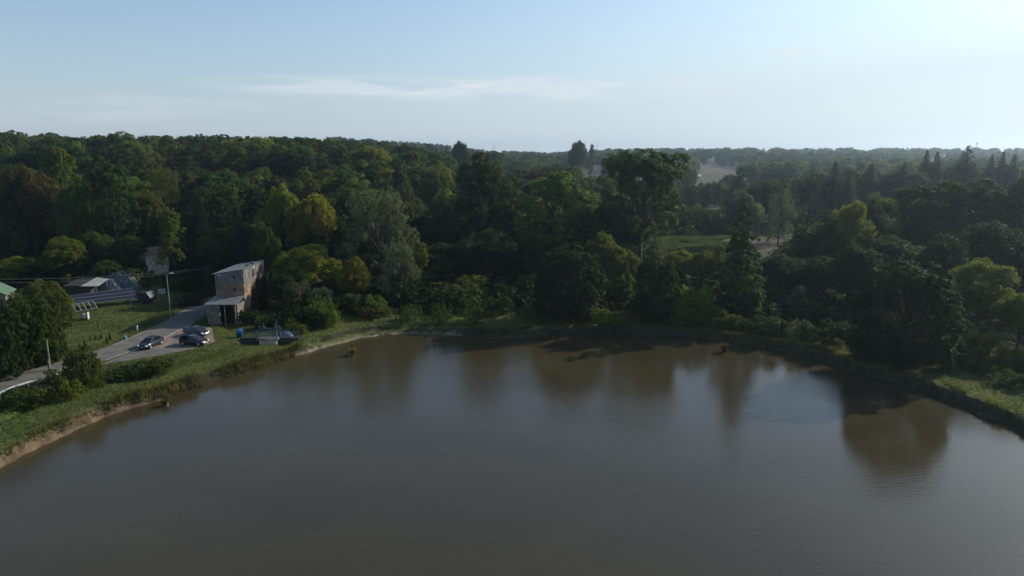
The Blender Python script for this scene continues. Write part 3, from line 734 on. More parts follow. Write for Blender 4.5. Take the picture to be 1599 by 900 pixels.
def place_tree(t_, r):
    protos = PROTO[t_['kind']]; H, ext, me, tme = protos[r.randrange(len(protos))]
    nm = KNAME[t_['kind']]
    root = empty(nm, (t_['x'], t_['y'], t_['g']), r.uniform(0, 6.28)); s = t_['w']/(2*ext); root.scale = (s, s, t_['h']/H)
    cr = link(bpy.data.objects.new('crown', me)); cr.parent = root
    tr = link(bpy.data.objects.new('trunk', tme)); tr.parent = root
    base = GR[t_['col']]; v = r.uniform(.85, 1.2); k = r.uniform(-.08, .08)
    cr.color = (base[0]*v*(1+k), base[1]*v, base[2]*v*(1-k), 1)
    return root
rr = random.Random(3)
for i in sorted(chosen):
    t_ = trees[i]; o = place_tree(t_, rr)
    if t_['hero']: tag(o, t_['label'], 'tree')
    else:
        zone = 'on the hill' if t_['x']/t_['y'] < -.02 and t_['y'] > 230 else ('in the far valley' if t_['y'] > 300 else 'in the wood')
        lab = f"{WORD[t_['col']]} {KW[t_['kind']]} {relation(t_)}"
        tag(o, lab, 'tree', f"{KW[t_['kind']]}s {zone}")
# the rest of the wood as one mass
Vs = []; Cs = []; fr2 = np.random.default_rng(5); tv = MB()
for i, t_ in enumerate(trees):
    if i in chosen: continue
    if t_['vis'] == 0 and (t_['y'] > 330 or (t_['y'] > 200 and fr2.uniform() < .5)): continue
    kd = t_['kind'] if (t_['kind'], 0) in LOW else 'round'
    H, ext, V, tn = LOW[kd, 0 if t_['y'] < 480 else 1][fr2.integers(2)]
    a = fr2.uniform(0, 6.28); ca, sa = math.cos(a), math.sin(a); s = t_['w']/(2*ext); sz = t_['h']/H
    W = np.stack([(V[:, 0]*ca-V[:, 1]*sa)*s + t_['x'], (V[:, 0]*sa+V[:, 1]*ca)*s + t_['y'], V[:, 2]*sz + t_['g']], 1)
    base = np.array(GR[t_['col']])*fr2.uniform(.85, 1.2); Vs.append(W); Cs.append(base[None]*tn[:, None])
Vs = np.concatenate(Vs); Cs = np.concatenate(Cs)
print('forest leaves', len(Cs), 'trees', len(trees), 'chosen', len(chosen))
wood = link(bpy.data.objects.new('forest', tri_mesh('forest', Vs, np.arange(len(Vs)).reshape(-1, 4), [M_LEAF], Cs)))
tag(wood, 'distant continuous woodland behind the nearer trees', 'woodland', None, 'stuff')

# ------------------------------------------------------------------ brick mill
def brick_mat(name, c1, c2, mortar, scale=1.0):
    m = bpy.data.materials.new(name); m.use_nodes = True; t = m.node_tree; b = t.nodes['Principled BSDF']; b.inputs['Roughness'].default_value = .9
    c = t.nodes.new('ShaderNodeTexCoord'); s = t.nodes.new('ShaderNodeSeparateXYZ'); t.links.new(c.outputs['Object'], s.inputs[0])
    ad = t.nodes.new('ShaderNodeMath'); t.links.new(s.outputs[0], ad.inputs[0]); t.links.new(s.outputs[1], ad.inputs[1])
    cb = t.nodes.new('ShaderNodeCombineXYZ'); t.links.new(ad.outputs[0], cb.inputs[0]); t.links.new(s.outputs[2], cb.inputs[1])
    br = t.nodes.new('ShaderNodeTexBrick'); br.inputs['Scale'].default_value = scale; br.inputs['Color1'].default_value = (*c1, 1); br.inputs['Color2'].default_value = (*c2, 1); br.inputs['Mortar'].default_value = (*mortar, 1)
    br.inputs['Brick Width'].default_value = .28; br.inputs['Row Height'].default_value = .10; br.inputs['Mortar Size'].default_value = .012
    t.links.new(cb.outputs[0], br.inputs['Vector'])
    n = t.nodes.new('ShaderNodeTexNoise'); n.inputs['Scale'].default_value = .9; n.inputs['Detail'].default_value = 6; t.links.new(c.outputs['Object'], n.inputs['Vector'])
    mr = t.nodes.new('ShaderNodeMapRange'); mr.inputs[1].default_value = .35; mr.inputs[2].default_value = .65; mr.inputs[3].default_value = .55; mr.inputs[4].default_value = 1.35; t.links.new(n.outputs[0], mr.inputs[0])
    v = t.nodes.new('ShaderNodeVectorMath'); v.operation = 'SCALE'; t.links.new(br.outputs['Color'], v.inputs[0]); t.links.new(mr.outputs[0], v.inputs['Scale']); t.links.new(v.outputs[0], b.inputs['Base Color'])
    return m
M_BRICK = brick_mat('old_brick', (.24, .13, .08), (.16, .095, .06), (.20, .17, .13))
M_TIN = mat('weathered_tin', (.12, .122, .12), .6, .35, 1.6, metal=.1, wave=('X', 3), bump=.3)
M_TINROOF = mat('tin_roof', (.18, .18, .18), .5, .18, 1.1, metal=.25, wave=('X', 4), bump=.25)
M_RUST = mat('rust_patch', (.26, .15, .09), .9, .4, 2)
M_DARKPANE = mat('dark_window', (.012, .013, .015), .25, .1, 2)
def holed(mb, origin, u, n, width, z0, z1, holes, th=.3):
    """wall slab from origin along u, openings (a0,a1,z0,z1) left open"""
    us = sorted({0, width, *[h for q in holes for h in q[:2]]}); zs = sorted({z0, z1, *[h for q in holes for h in q[2:]]})
    u = Vector(u); n = Vector(n); o = Vector(origin)
    for a, b_ in zip(us[:-1], us[1:]):
        for c, d in zip(zs[:-1], zs[1:]):
            if any(q[0] <= a and b_ <= q[1] and q[2] <= c and d <= q[3] for q in holes): continue
            p = [o+u*a+Vector((0,0,c)), o+u*b_+Vector((0,0,c)), o+u*b_+Vector((0,0,d)), o+u*a+Vector((0,0,d))]
            mb.add(p+[q-n*th for q in p], [(0,1,2,3),(7,6,5,4),(0,4,5,1),(1,5,6,2),(2,6,7,3),(3,7,4,0)])
mill = empty('brick_mill', (-50.15, 124.2, 1.75))
tag(mill, 'derelict three-storey brick mill with tin-clad upper storey and lean-to roof', 'building')
W0, D0 = 2.5, 5.1      # half width, half depth
ox, oy = -W0, -D0
fh = [(3.05,3.55,4.9,5.7),(3.05,3.55,7.1,8.0)]
sh = [(3.9,4.7,6.7,8.1),(7.3,8.0,6.9,8.2),(3.2,4.0,3.2,4.4)]
br_, ti_ = MB(), MB()
holed(br_, (ox, oy, 0), (1,0,0), (0,-1,0), 5.0, -.5, 6.4, [h for h in fh if h[3] < 6.4])
holed(ti_, (ox, oy-.03, 0), (1,0,0), (0,-1,0), 5.03, 6.4, 8.2, [h for h in fh if h[2] > 6.4])
holed(br_, (-ox, oy+.3, 0), (0,1,0), (1,0,0), 9.9, -.5, 6.0, [h for h in sh if h[3] < 6])
holed(ti_, (-ox+.03, oy+.3, 0), (0,1,0), (1,0,0), 9.9, 6.0, 8.8, [h for h in sh if h[2] > 6])
holed(br_, (ox, oy+.3, 0), (0,1,0), (-1,0,0), 9.9, -.5, 8.0, [])
holed(br_, (ox+.3, -oy, 0), (1,0,0), (0,1,0), 4.4, -.5, 8.3, [])
ti_.add([(ox, oy-.03, 8.2), (-ox+.03, oy-.03, 8.2), (-ox+.03, oy-.03, 8.95), (ox, oy+.2, 8.2), (-ox+.03, oy+.2, 8.2), (-ox+.03, oy+.2, 8.95)], [(0,1,2),(5,4,3),(0,2,5,3),(1,4,5,2)])
br_.build('brick_wall', M_BRICK, mill); ti_.build('tin_cladding', M_TIN, mill)
MB().sheet((ox-.35, oy-.35, 8.17), (-ox+.22, oy-.35, 9.05), (-ox+.22, -oy+.3, 9.0), (ox-.35, -oy+.3, 8.1), .08).build('roof', M_TINROOF, mill)
for (a, b_, c, d) in fh:
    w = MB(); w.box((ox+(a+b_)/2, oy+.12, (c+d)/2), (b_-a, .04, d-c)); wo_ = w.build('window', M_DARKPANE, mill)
    f = MB(); 
    for q, s in (((ox+a+.03, oy+.02, (c+d)/2), (.06, .08, d-c)), ((ox+b_-.03, oy+.02, (c+d)/2), (.06, .08, d-c)), ((ox+(a+b_)/2, oy+.02, c+.03), (b_-a-.12, .08, .06)), ((ox+(a+b_)/2, oy+.02, d-.03), (b_-a-.12, .08, .06))): f.box(q, s)
    f.build('frame', M_WOOD, wo_)
for (a, b_, c, d) in sh:
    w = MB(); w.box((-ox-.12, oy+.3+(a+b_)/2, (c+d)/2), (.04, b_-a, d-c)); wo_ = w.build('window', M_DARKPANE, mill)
    f = MB(); f.box((-ox+.0, oy+.3+(a+b_)/2, c+.03), (.14, b_-a, .06)); f.box((-ox, oy+.3+(a+b_)/2, (c+d)/2), (.05, .05, d-c)); f.build('frame', M_WOOD, wo_)
pt = MB()
for (y_, z_, w_, h_) in ((1.4, 7.9, .8, 1.0), (5.6, 6.6, 1.1, .7), (6.4, 8.0, .5, 1.2), (2.6, 6.5, .9, .5), (8.9, 7.4, .7, 1.2)): pt.box((-ox+.045, oy+y_, z_), (.03, w_, h_))
pt.build('rust_patches', M_RUST, mill)
pb = MB()
for (y_, z_, w_, h_) in ((8.7, 6.35, 1.0, .6), (7.9, 6.1, .5, .35), (5.0, 8.5, .7, .25)): pb.box((-ox+.055, oy+y_, z_), (.03, w_, h_))
pb.build('white_boards', M_WHITE, mill)
gt = MB(); gt.tube([(ox-.4, oy-.42, 8.1), (-ox+.2, oy-.42, 8.95)], .07, 6); gt.build('gutter', M_GALV, mill)
dp = MB(); dp.tube([(ox+.1, oy-.12, 8.1), (ox+.1, oy-.12, 4.3)], .05, 6); dp.build('downpipe', M_GALV, mill)
for (a, b_, c, d) in fh:
    sl_ = MB(); sl_.box((ox+(a+b_)/2, oy-.10, c-.05), (b_-a+.2, .22, .08)); sl_.build('window_sill', M_CONC, mill)
lf = MB(); lf.box((ox+.95, oy-.35, 7.95), (.5, .35, .2)); lf.tube([(ox+.95, oy-.03, 7.9), (ox+.95, oy-.3, 7.95)], .03); lf.build('floodlight', M_WHITE, mill)
rd_ = MB(); rd_.box((-ox-.5, oy+3.4, 9.12), (.5, .7, .16)); rd_.box((-ox-.45, oy+5.6, 9.1), (.7, .5, .14)); rd_.build('roof_patch', M_DARKPANE, mill)
an = MB(); holed(an, (ox-.2, oy-3.9, 0), (1,0,0), (0,-1,0), 2.2, -.5, 3.4, []); holed(an, (ox-.2, oy-3.6, 0), (0,1,0), (-1,0,0), 3.4, -.5, 3.4, [])
an.build('lean_to_wall', M_OLDC, mill); an = MB(); holed(an, (-ox, oy-3.9+.3, 0), (0,1,0), (1,0,0), 3.4, -.5, 3.3, [(1.0,2.0,.0,2.1)]); an.build('side_wall', M_OLDC, mill)
MB().sheet((ox-.5, oy-4.3, 3.5), (-ox+.15, oy-4.3, 3.5), (-ox+.15, oy-.05, 4.25), (ox-.1, oy-.05, 4.25), .07).build('lean_to_roof', M_TINROOF, mill)
for x_ in (2.2, .4):
    po = MB(); po.box((x_, oy-3.9, 1.6), (.15, .15, 3.6)); po.build('post', M_WOOD, mill)
# ivy on the sunny wall: leaves hugging the brick
def leaf_blob(name, pts, nrm, size, col, seed, parent=None, spread=.25):
    r = np.random.default_rng(seed); C = np.array(pts, float); C = C + r.normal(0, spread, C.shape)
    V = leaf_quads(C, np.array(nrm)+r.normal(0, .4, C.shape), size, r, .8); tn = r.uniform(.7, 1.3, len(C))
    me = tri_mesh(name, V, np.arange(len(V)).reshape(-1, 4), [M_LEAF], np.array(col)[None]*tn[:, None]); o = link(bpy.data.objects.new(name, me))
    if parent is not None: o.parent = parent
    return o
r_ = np.random.default_rng(8); pts = []
while len(pts) < 5200:
    y_, z_ = r_.uniform(0.4, 10), r_.uniform(-.2, 7.6)
    lim = 1.6 + 4.0*smooth(1.2, 5.5, np.array(y_)) + 1.0*math.sin(y_*2.3) - (1.7 if y_ < 1.6 else 0)
    if z_ < lim or (r_.uniform() < .10 and z_ < lim+1): pts.append((-ox+.22+r_.uniform(-.1, .25), oy+y_, z_))
leaf_blob('ivy', pts, np.tile([1, -.1, .3], (len(pts), 1)), .24, (.060, .055, .028), 4, mill, .1)

# ------------------------------------------------------------------ ruined house, hut, shed, tarpaulin, solar array
def gable_house(name, loc, rz, w, d, h, rh, wm, rm, label):
    e = empty(name, loc, rz); mb = MB(); hw, hd = w/2, d/2
    mb.add([(-hw,-hd,-.6),(hw,-hd,-.6),(hw,hd,-.6),(-hw,hd,-.6),(-hw,-hd,h),(hw,-hd,h),(hw,hd,h),(-hw,hd,h),(0,-hd,h+rh),(0,hd,h+rh)],
      [(0,1,5,8,4),(1,2,6,5),(2,3,7,9,6),(3,0,4,7)]); mb.build('wall', wm, e)
    r = MB(); ov = .35
    r.sheet((-hw-ov,-hd-ov,h-.15*rh+.05),(0,-hd-ov,h+rh+.08),(0,hd+ov,h+rh+.08),(-hw-ov,hd+ov,h-.15*rh+.05),.1)
    r.sheet((0,-hd-ov,h+rh+.08),(hw+ov,-hd-ov,h-.15*rh+.05),(hw+ov,hd+ov,h-.15*rh+.05),(0,hd+ov,h+rh+.08),.1)
    r.build('roof', rm, e); tag(e, label, 'building'); return e
M_GREENROOF = mat('green_metal_roof', (.09, .16, .10), .5, .12, 1.2, wave=('Y', 3), bump=.3)
M_WHITEWALL = mat('peeling_whitewash', (.62, .58, .52), .9, .3, 1.5)
M_ROOFRED = mat('brown_roof', (.22, .13, .10), .9, .35, 2)
q = PY(-15, 442, 121); gz = T(q[0], 121)
hut = gable_house('garden_hut', (q[0], 121, gz), .35, 5.4, 5, (q[2]-gz)-1.7, 1.6, M_OLDC, M_GREENROOF, 'small hut with a pale green metal roof among the trees')
c_ = MB(); c_.tube([(0.7, -1.2, q[2]-gz-1.0), (0.7, -1.2, q[2]-gz+1.0)], .09, 8); c_.build('chimney', M_GALV, hut)
q = PY(226, 386, 156); gz = T(q[0], 156)
ruin = gable_house('ruined_house', (q[0]+1.2, 156, gz), -.5, 4.6, 5.5, (q[2]-gz)-1.3, 1.2, M_WHITEWALL, M_ROOFRED, 'ruined white house with brown roof half hidden by trees')
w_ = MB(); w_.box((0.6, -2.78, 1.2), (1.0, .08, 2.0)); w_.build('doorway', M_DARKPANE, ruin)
# shed with grey roof
a = PY(141, 455, 133.5); sh_ = empty('garden_shed', (a[0], 133.5, T(a[0], 133.5)), .12)
s1 = MB(); s1.box((-1.6, 0, 1.0), (4.6, 3.2, 2.6)); s1.build('wall', mat('dark_boards', (.028, .024, .022), .9, .3, 4), sh_)
s2 = MB(); s2.sheet((-.7,-2.1,2.35),(2.3,-1.6,2.2),(3.0,1.6,3.1),(.6,1.9,3.35),.07); s2.build('roof', mat('pale_sheet_roof', (.30, .29, .27), .7, .2, 1.5, wave=('X', 3), bump=.2), sh_)
s3 = MB(); s3.sheet((-4.1,-2.0,2.38),(-.75,-2.0,2.42),(.5,1.8,3.3),(-3.2,1.8,3.1),.07); s3.build('tarred_roof', mat('tar_felt', (.02, .02, .022), .9, .2, 3), sh_)
s4 = MB(); s4.box((1.9, -1.4, 1.0), (.12, .12, 2.4)); s4.box((2.6, 1.3, 1.3), (.12, .12, 3.2)); s4.build('post', M_WOOD, sh_)
tag(sh_, 'dark garden shed with a pale grey sheet roof behind the solar array', 'shed')
# tarpaulin heap
def heap(name, c, rx, ry, rz_, m, seed, rough=.35, n=26, rot=0):
    r = random.Random(seed); mb = MB(); vs_ = []; fs = []
    for i in range(n+1):
        for j in range(n+1):
            u, v = i/n*2-1, j/n*2-1; d = max(abs(u), abs(v)); ang = math.atan2(v, u); x = d*math.cos(ang); y = d*math.sin(ang)
            h = max(0, 1-d**2.4)
            nz = float(vnoise(x*3+seed, y*3, .6, seed))*.7 + float(vnoise(x*3, y*3+seed, .22, seed+1))*.3
            vs_.append((x*rx, y*ry, rz_*h*(1-rough+2*rough*nz) - (.3 if d > .97 else 0)))
    for i in range(n):
        for j in range(n): a = i*(n+1)+j; fs.append((a, a+n+1, a+n+2, a+1))
    mb.add(vs_, fs); o = mb.build(name, m); o.location = c; o.rotation_euler.z = rot; return o
M_TARP = mat('teal_netting', (.024, .052, .058), .55, .55, 2.2, bump=.8)
a = PY(188, 440, 138); gz = T(a[0], 138)
tp = heap('tarpaulin_heap', (a[0], 138.5, gz), 3.9, 2.6, (PY(186, 428, 139)[2]-gz)*1.15, M_TARP, 5, .25, rot=.2)
tag(tp, 'tall heap covered in dark teal netting behind the shed', 'tarpaulin')
q = PY(166, 444, 134.5)
for k, (dx, dz, sx, c1) in enumerate([(0, 0, 1.1, (.6, .62, .6))]):
    hp = heap('plastic_sheeting', (q[0]-.3, 136.2, T(q[0], 136.2)), 2.6, 1.3, q[2]-T(q[0], 136.2)+.5, mat('torn_white_plastic', (.20, .21, .20), .5, .75, 3.0, bump=.8), 9, .4, rot=-.15)
tag(hp, 'torn white plastic sheeting hanging off the teal netting heap', 'plastic sheet')
# solar array
TL = P(110, 462, 5.2); TR = P(206, 449.5, 5.2); BL = P(119, 476.5, 3.6); BR = P(221, 464, 3.6)
g0 = T((BL[0]+BR[0])/2, (BL[1]+BR[1])/2); g1 = T((TL[0]+TR[0])/2, (TL[1]+TR[1])/2)
def seat(px, py, hgt, x_hint=None):
    h = 3.0
    for _ in range(8): p = P(px, py, h); h = T(p[0], p[1]) + hgt
    return P(px, py, h)
BL, BR = seat(119, 476.5, 1.2), seat(221, 465, 1.2); TL, TR = seat(110, 462, 2.6), seat(206, 450, 2.6)
BL, BR, TL, TR = map(Vector, (BL, BR, TL, TR))
sol = empty('solar_array', (BL+BR)/2); O = (BL+BR)/2
M_PANEL = mat('solar_glass', (.022, .021, .030), .22, .15, 3, spec=.5)
MB().sheet(BL-O, BR-O, TR-O, TL-O, .06).build('panels', M_PANEL, sol)
nrm = (BR-BL).cross(TL-BL).normalized(); fm = MB()
for v in (0.0, .33, .66, 1.0):
    a, b_ = BL.lerp(TL, v)-O+nrm*.03, BR.lerp(TR, v)-O+nrm*.03; fm.tube([a, b_], .028, 4)
fm.build('panel_frame', M_GALV, sol)
for u in np.linspace(.06, .94, 5):
    lg = MB(); a = BL.lerp(BR, u).lerp(TL.lerp(TR, u), .15); b_ = BL.lerp(BR, u).lerp(TL.lerp(TR, u), .85)
    lg.tube([(a.x-O.x, a.y-O.y, T(a.x, a.y)-.2-O.z), a-O-Vector((0,0,.08))], .05, 6); lg.tube([(b_.x-O.x, b_.y-O.y, T(b_.x, b_.y)-.2-O.z), b_-O-Vector((0,0,.08))], .05, 6)
    lg.build('leg', M_GALV, sol)
tag(sol, 'long tilted array of dark solar panels on the lawn', 'solar panels')
# bare rack
F0, F1 = seat(119, 487, .25), seat(152, 481, .25); F2, F3 = seat(145, 470, 1.5), seat(113, 476, 1.5)
F0, F1, F2, F3 = map(Vector, (F0, F1, F2, F3)); O = F0.copy(); rk = empty('metal_rack', O)
mb = MB(); mb.tube([F0-O, F1-O], .05, 6); mb.tube([F3-O, F2-O], .05, 6); mb.build('rail', M_GALV, rk)
for u in np.linspace(0, 1, 5):
    mb = MB(); mb.tube([F0.lerp(F1, u)-O, F3.lerp(F2, u)-O], .04, 6); mb.build('crossbar', M_GALV, rk)
for u in (0, .5, 1):
    p = F3.lerp(F2, u); mb = MB(); mb.tube([(p.x-O.x, p.y-O.y, T(p.x, p.y)-O.z-.1), p-O], .04, 6); p = F0.lerp(F1, u); mb.tube([(p.x-O.x, p.y-O.y, T(p.x, p.y)-O.z-.1), p-O], .04, 6); mb.build('leg', M_GALV, rk)
tag(rk, 'empty slanted metal rack in front of the solar array', 'rack')
# white barrel, board, table
a = G(132, 499); e = empty('water_tank', a, .3); mb = MB(); mb.tube([(-.5,0,.55),(.45,0,.55)], .5, 14); mb.build('drum', mat('dirty_white_plastic', (.40,.38,.36), .6, .35, 3), e, True)
mb = MB(); mb.box((.62, 0, .6), (.12, 1.0, 1.25)); mb.build('end_board', M_WHITE, e); tag(e, 'dirty white drum with an upright white board on the lawn', 'tank')
a = G(98, 505); mb = MB(); mb.box((0,0,.14), (1.1,.45,.22), .1); mb.box((.1,.05,.29), (.7,.3,.08), .3); o = mb.build('white_slab', M_WHITE); o.location = a; tag(o, 'flat white slab lying on the lawn near the trees', 'slab')
a = G(97, 477); e = empty('garden_table', a, .1); mb = MB(); mb.box((0,0,1.25), (1.5,1.0,.12)); mb.build('table_top', M_WHITE, e)
mb = MB(); mb.box((.3,0,.6), (.7,.6,1.18)); mb.build('cupboard', M_WHITE, e); mb = MB(); mb.box((-.55,-.3,.6), (.1,.1,1.18)); mb.build('leg', M_WHITE, e); tag(e, 'white garden table with cupboard beneath it beside yellow bushes', 'table')
# garden bench swing and dark trailer
a = G(213, 478); e = empty('garden_swing', a, .2); mb = MB(); mb.box((0,0,.45), (1.9,.5,.08)); mb.build('seat', M_BLACK, e); mb = MB(); mb.box((0,.28,.8), (1.9,.08,.5)); mb.build('backrest', M_BLACK, e)
for s in (-1, 1):
    mb = MB(); mb.tube([(s*1.1,-.6,0),(s*1.05,0,1.7),(s*1.1,.6,0)], .04, 6); mb.build('frame', M_BLACK, e)
mb = MB(); mb.tube([(-.9,-.9,.1),(-.4,-.2,1.5)], .03, 6); mb.build('prop', M_GALV, e)
tag(e, 'low black garden swing seat on the lawn before the solar array', 'swing seat')
a = G(231, 473); e = empty('garden_trailer', a, -.15); mb = MB()
mb.add([(-1.3,-.9,.5),(1.2,-.9,.5),(1.2,.9,.5),(-1.3,.9,.5),(-1.5,-1.0,2.1),(.6,-1.0,2.25),(1.35,-1.0,1.2),(-1.5,1.0,2.1),(.6,1.0,2.25),(1.35,1.0,1.2)],
 [(3,2,1,0),(0,1,6,5,4),(2,3,7,8,9),(0,4,7,3),(4,5,8,7),(5,6,9,8),(1,2,9,6)]); mb.build('body', mat('navy_cover', (.022,.024,.034), .5, .3, 3), e)
mb = MB(); mb.box((.98,-.98,1.75), (.1,.06,1.25), 0, Matrix.Rotation(math.radians(-36), 3, 'Y')); mb.build('edge_strip', M_WHITE, e)
for s in (-1, 1):
    mb = MB(); mb.tube([(-.1, s*.95, .35), (-.1, s*1.1, .35)], .35, 14); mb.build('wheel', M_BLACK, e)
tag(e, 'dark covered trailer parked at the end of the solar array', 'trailer')
a = G(243, 472); mb = MB(); r0 = random.Random(4)
for k in range(14): mb.box((r0.uniform(-.7,.7), r0.uniform(-.4,.4), r0.uniform(.05,.3)), (.35,.2,.16), r0.uniform(0,3), Matrix.Rotation(r0.uniform(-.4,.4), 3, 'X'))
o = mb.build('brick_pile', mat('red_brick', (.36,.17,.11), .9, .3, 5)); o.location = a; tag(o, 'small pile of loose red bricks beside the dark trailer', 'brick pile')
a = G(253, 459); mb = MB(); mb.box((0,0,.45), (1.2,.9,.8), .3); mb.box((0,0,.9), (1.35,1.0,.08), .3); o = mb.build('cold_frame', mat('grey_box', (.32,.33,.36), .6, .3, 3)); o.location = a; tag(o, 'low grey box standing in the garden beyond the trailer', 'box')

# ------------------------------------------------------------------ lamps, poles, wires
def lamp(base, H, arm, name='street_lamp'):
    e = empty(name, base); mb = MB(); mb.tube([(0,0,-.2),(0,0,1.2),(0,0,H-.2),(.02,0,H)], [.11,.09,.06,.055], 10); mb.build('pole', M_GALV, e)
    mb = MB(); mb.tube([(0,0,H-.03),(arm*.5,0,H+.08),(arm,0,H+.1)], .04, 8); mb.build('arm', M_GALV, e)
    mb = MB(); mb.loft([[(arm-.1,-.07,H+.06),(arm-.1,.07,H+.06),(arm-.1,.06,H+.15),(arm-.1,-.06,H+.15)],[(arm+.3,-.15,H+.04),(arm+.3,.15,H+.04),(arm+.3,.1,H+.2),(arm+.3,-.1,H+.2)],[(arm+.75,-.08,H+.07),(arm+.75,.08,H+.07),(arm+.75,.06,H+.14),(arm+.75,-.06,H+.14)]])
    mb.build('lamp_head', M_WHITE, e); return e
a = G(267, 498); tag(lamp(a, PY(264, 428, a[1])[2]-a[2], .55), 'tall grey street lamp beside the road near the mill', 'street lamp')
q = PY(424, 406, 140); tag(lamp((q[0], 140, T(q[0], 140)), q[2]-T(q[0], 140), .5), 'street lamp behind the mill roof, only its top showing', 'street lamp')
q = PY(1186, 347, 205); tag(lamp((q[0], 205, T(q[0], 205)), q[2]-T(q[0], 205), 1.6), 'pale street lamp beside the distant brown plot', 'street lamp')
a = G(79, 578); h_ = PY(77, 531, a[1])[2]-a[2]; e = empty('wooden_pole', a); mb = MB(); mb.tube([(0,0,-.3),(0,0,h_)], [.10,.08], 8); mb.build('post', mat('grey_pole', (.24,.21,.17), .9, .3, 3), e); mb = MB(); mb.tube([(-.1,-.12,0),(-.1,-.12,1.5)], .12, 8); mb.build('stub', M_OLDC, e)
tag(e, 'short pale wooden pole at the roadside by the bushy green tree', 'pole')
a = G(214.5, 517); mb = MB(); mb.box((0,0,.42), (.22,.14,.85)); mb.box((0,0,.88), (.26,.18,.07)); o = mb.build('marker_post', M_WHITE); o.location = a; tag(o, 'short white marker post on the lawn beside the road', 'marker post')
a = G(196, 530); e = empty('drain_box', a); mb = MB(); mb.tube([(0,0,0),(0,0,.45),(0,0,.6)], [.26,.24,.12], 10); mb.build('drum', mat('teal_plastic', (.05,.25,.27), .5, .2, 4), e); tag(e, 'small teal tub standing on the road verge', 'tub')
# power pole with ivy and wires
q = PY(322, 417, 138); gz = T(q[0], 138); hp_ = q[2]-gz; e = empty('utility_pole', (q[0], 138, gz)); mb = MB(); mb.tube([(0,0,-.3),(0,0,hp_)], [.15,.11], 8); mb.tube([(-.6,0,hp_-.3),(.6,0,hp_-.3)], .05, 6); mb.build('post', M_WOOD, e)
r_ = np.random.default_rng(3); pz = r_.uniform(.2, hp_+.2, 1600); an_ = r_.uniform(0, 6.28, 1600); rad = .35+.45*np.exp(-((pz-hp_+.8)/1.0)**2)+.3*np.exp(-pz)
pts = np.stack([np.cos(an_)*rad, np.sin(an_)*rad, pz], 1); leaf_blob('ivy', pts, pts*[1,1,0]+[0,0,.3], .25, (.035,.05,.02), 6, e, .1)
tag(e, 'old utility pole thickly covered with ivy beside the mill', 'utility pole')
TOP = Vector((q[0], 138, q[2]))
def wire(a, b, sag, label):
    a, b = Vector(a), Vector(b); pts = [a.lerp(b, k/24) - Vector((0,0,sag*4*(k/24)*(1-k/24))) for k in range(25)]
    mb = MB(); mb.tube([p-a for p in pts], .013, 4); o = mb.build('power_cable', M_GALV); o.location = a; tag(o, label, 'power cable'); return o
wire(TOP-Vector((0.5,0,.3)), PY(-60, 436, 112), .7, 'thin upper overhead cable from the ivy pole past the green-roofed hut')
wire(TOP-Vector((-.5,0,.3)), PY(-60, 440, 111), 1.1, 'thin lower overhead cable running beside the upper one')
wire(TOP-Vector((0,0,.5)), Vector((-52.6, 128.6, 9.4)), .3, 'short cable from the ivy pole to the mill roof')
# far marks
q = PY(1526, 222, 2300); gz = T(q[0], 2300); hm = q[2]-gz; e = empty('radio_mast', (q[0], 2300, gz)); mb = MB()
for s in ((-1,-1),(1,-1),(1,1),(-1,1)): mb.tube([(s[0]*2.5,s[1]*2.5,0),(s[0]*.6,s[1]*.6,hm)], .3, 4)
for k in range(10):
    z0, z1 = hm*k/10, hm*(k+1)/10; w0, w1 = 2.5-1.9*k/10, 2.5-1.9*(k+1)/10; mb.tube([(-w0,-w0,z0),(w1,-w1,z1)], .2, 4); mb.tube([(w0,-w0,z0),(-w1,-w1,z1)], .2, 4)
mb.build('lattice', M_GALV, e); mb = MB(); mb.box((0,0,hm*.9), (4,4,3)); mb.build('platform', M_GALV, e); tag(e, 'distant lattice radio mast on the skyline above the tallest spruce', 'mast')
for px_, top_, lb in ((772, 226, 'faint distant pylon above the hill wood'), (933, 224, 'faint distant pylon near the lone skyline tree')):
    q = PY(px_, top_, 2600); gz = T(q[0], 2600); hm = q[2]-gz; e = empty('pylon', (q[0], 2600, gz)); mb = MB()
    for s in (-1, 1): mb.tube([(s*3,0,0),(s*.7,0,hm)], .35, 4)
    mb.build('lattice', M_GALV, e); mb = MB(); mb.box((0,0,hm*.75), (9,.6,.6)); mb.box((0,0,hm*.9), (6,.6,.6)); mb.build('crossarm', M_GALV, e); tag(e, lb, 'pylon')
q = PY(1090, 271, 640); gz = T(q[0], 640); e = empty('polytunnel', (q[0], 640, gz), .2); mb = MB(); rings = []
for x_ in (-3, 3): rings.append([(x_, 2.6*math.cos(t_), 2.8*math.sin(t_)) for t_ in np.linspace(0, math.pi, 11)])
mb.loft(rings); mb.build('cover', mat('white_film', (.8,.8,.78), .4, .05, 3), e); tag(e, 'small white polytunnel beside the far ploughed field', 'polytunnel')

# ------------------------------------------------------------------ guard rail
gr = empty('guard_rail', (0,0,0)); tag(gr, 'galvanised guard rail on posts between road and reeds', 'guard rail')
GP = [seat(a, b_, .75) for a, b_ in [(-60,640),(0,614),(22,604),(45,597),(70,590),(92,584),(104,581)]]
mb = MB()
for a, b_ in zip(GP[:-1], GP[1:]):
    a, b_ = Vector(a), Vector(b_); d = (b_-a).normalized(); n = Vector((d.y,-d.x,0))
    for k, (dz0, dz1, o0, o1) in enumerate(((-.12,-.06,0,.05),(-.06,0,.05,0),(0,.06,0,.05),(.06,.12,.05,0))):
        p = [a+n*o0+Vector((0,0,dz0)), b_+n*o0+Vector((0,0,dz0)), b_+n*o1+Vector((0,0,dz1)), a+n*o1+Vector((0,0,dz1))]
        mb.add(p+[q_-n*.02 for q_ in p], [(0,1,2,3),(7,6,5,4),(0,4,5,1),(2,6,7,3)])
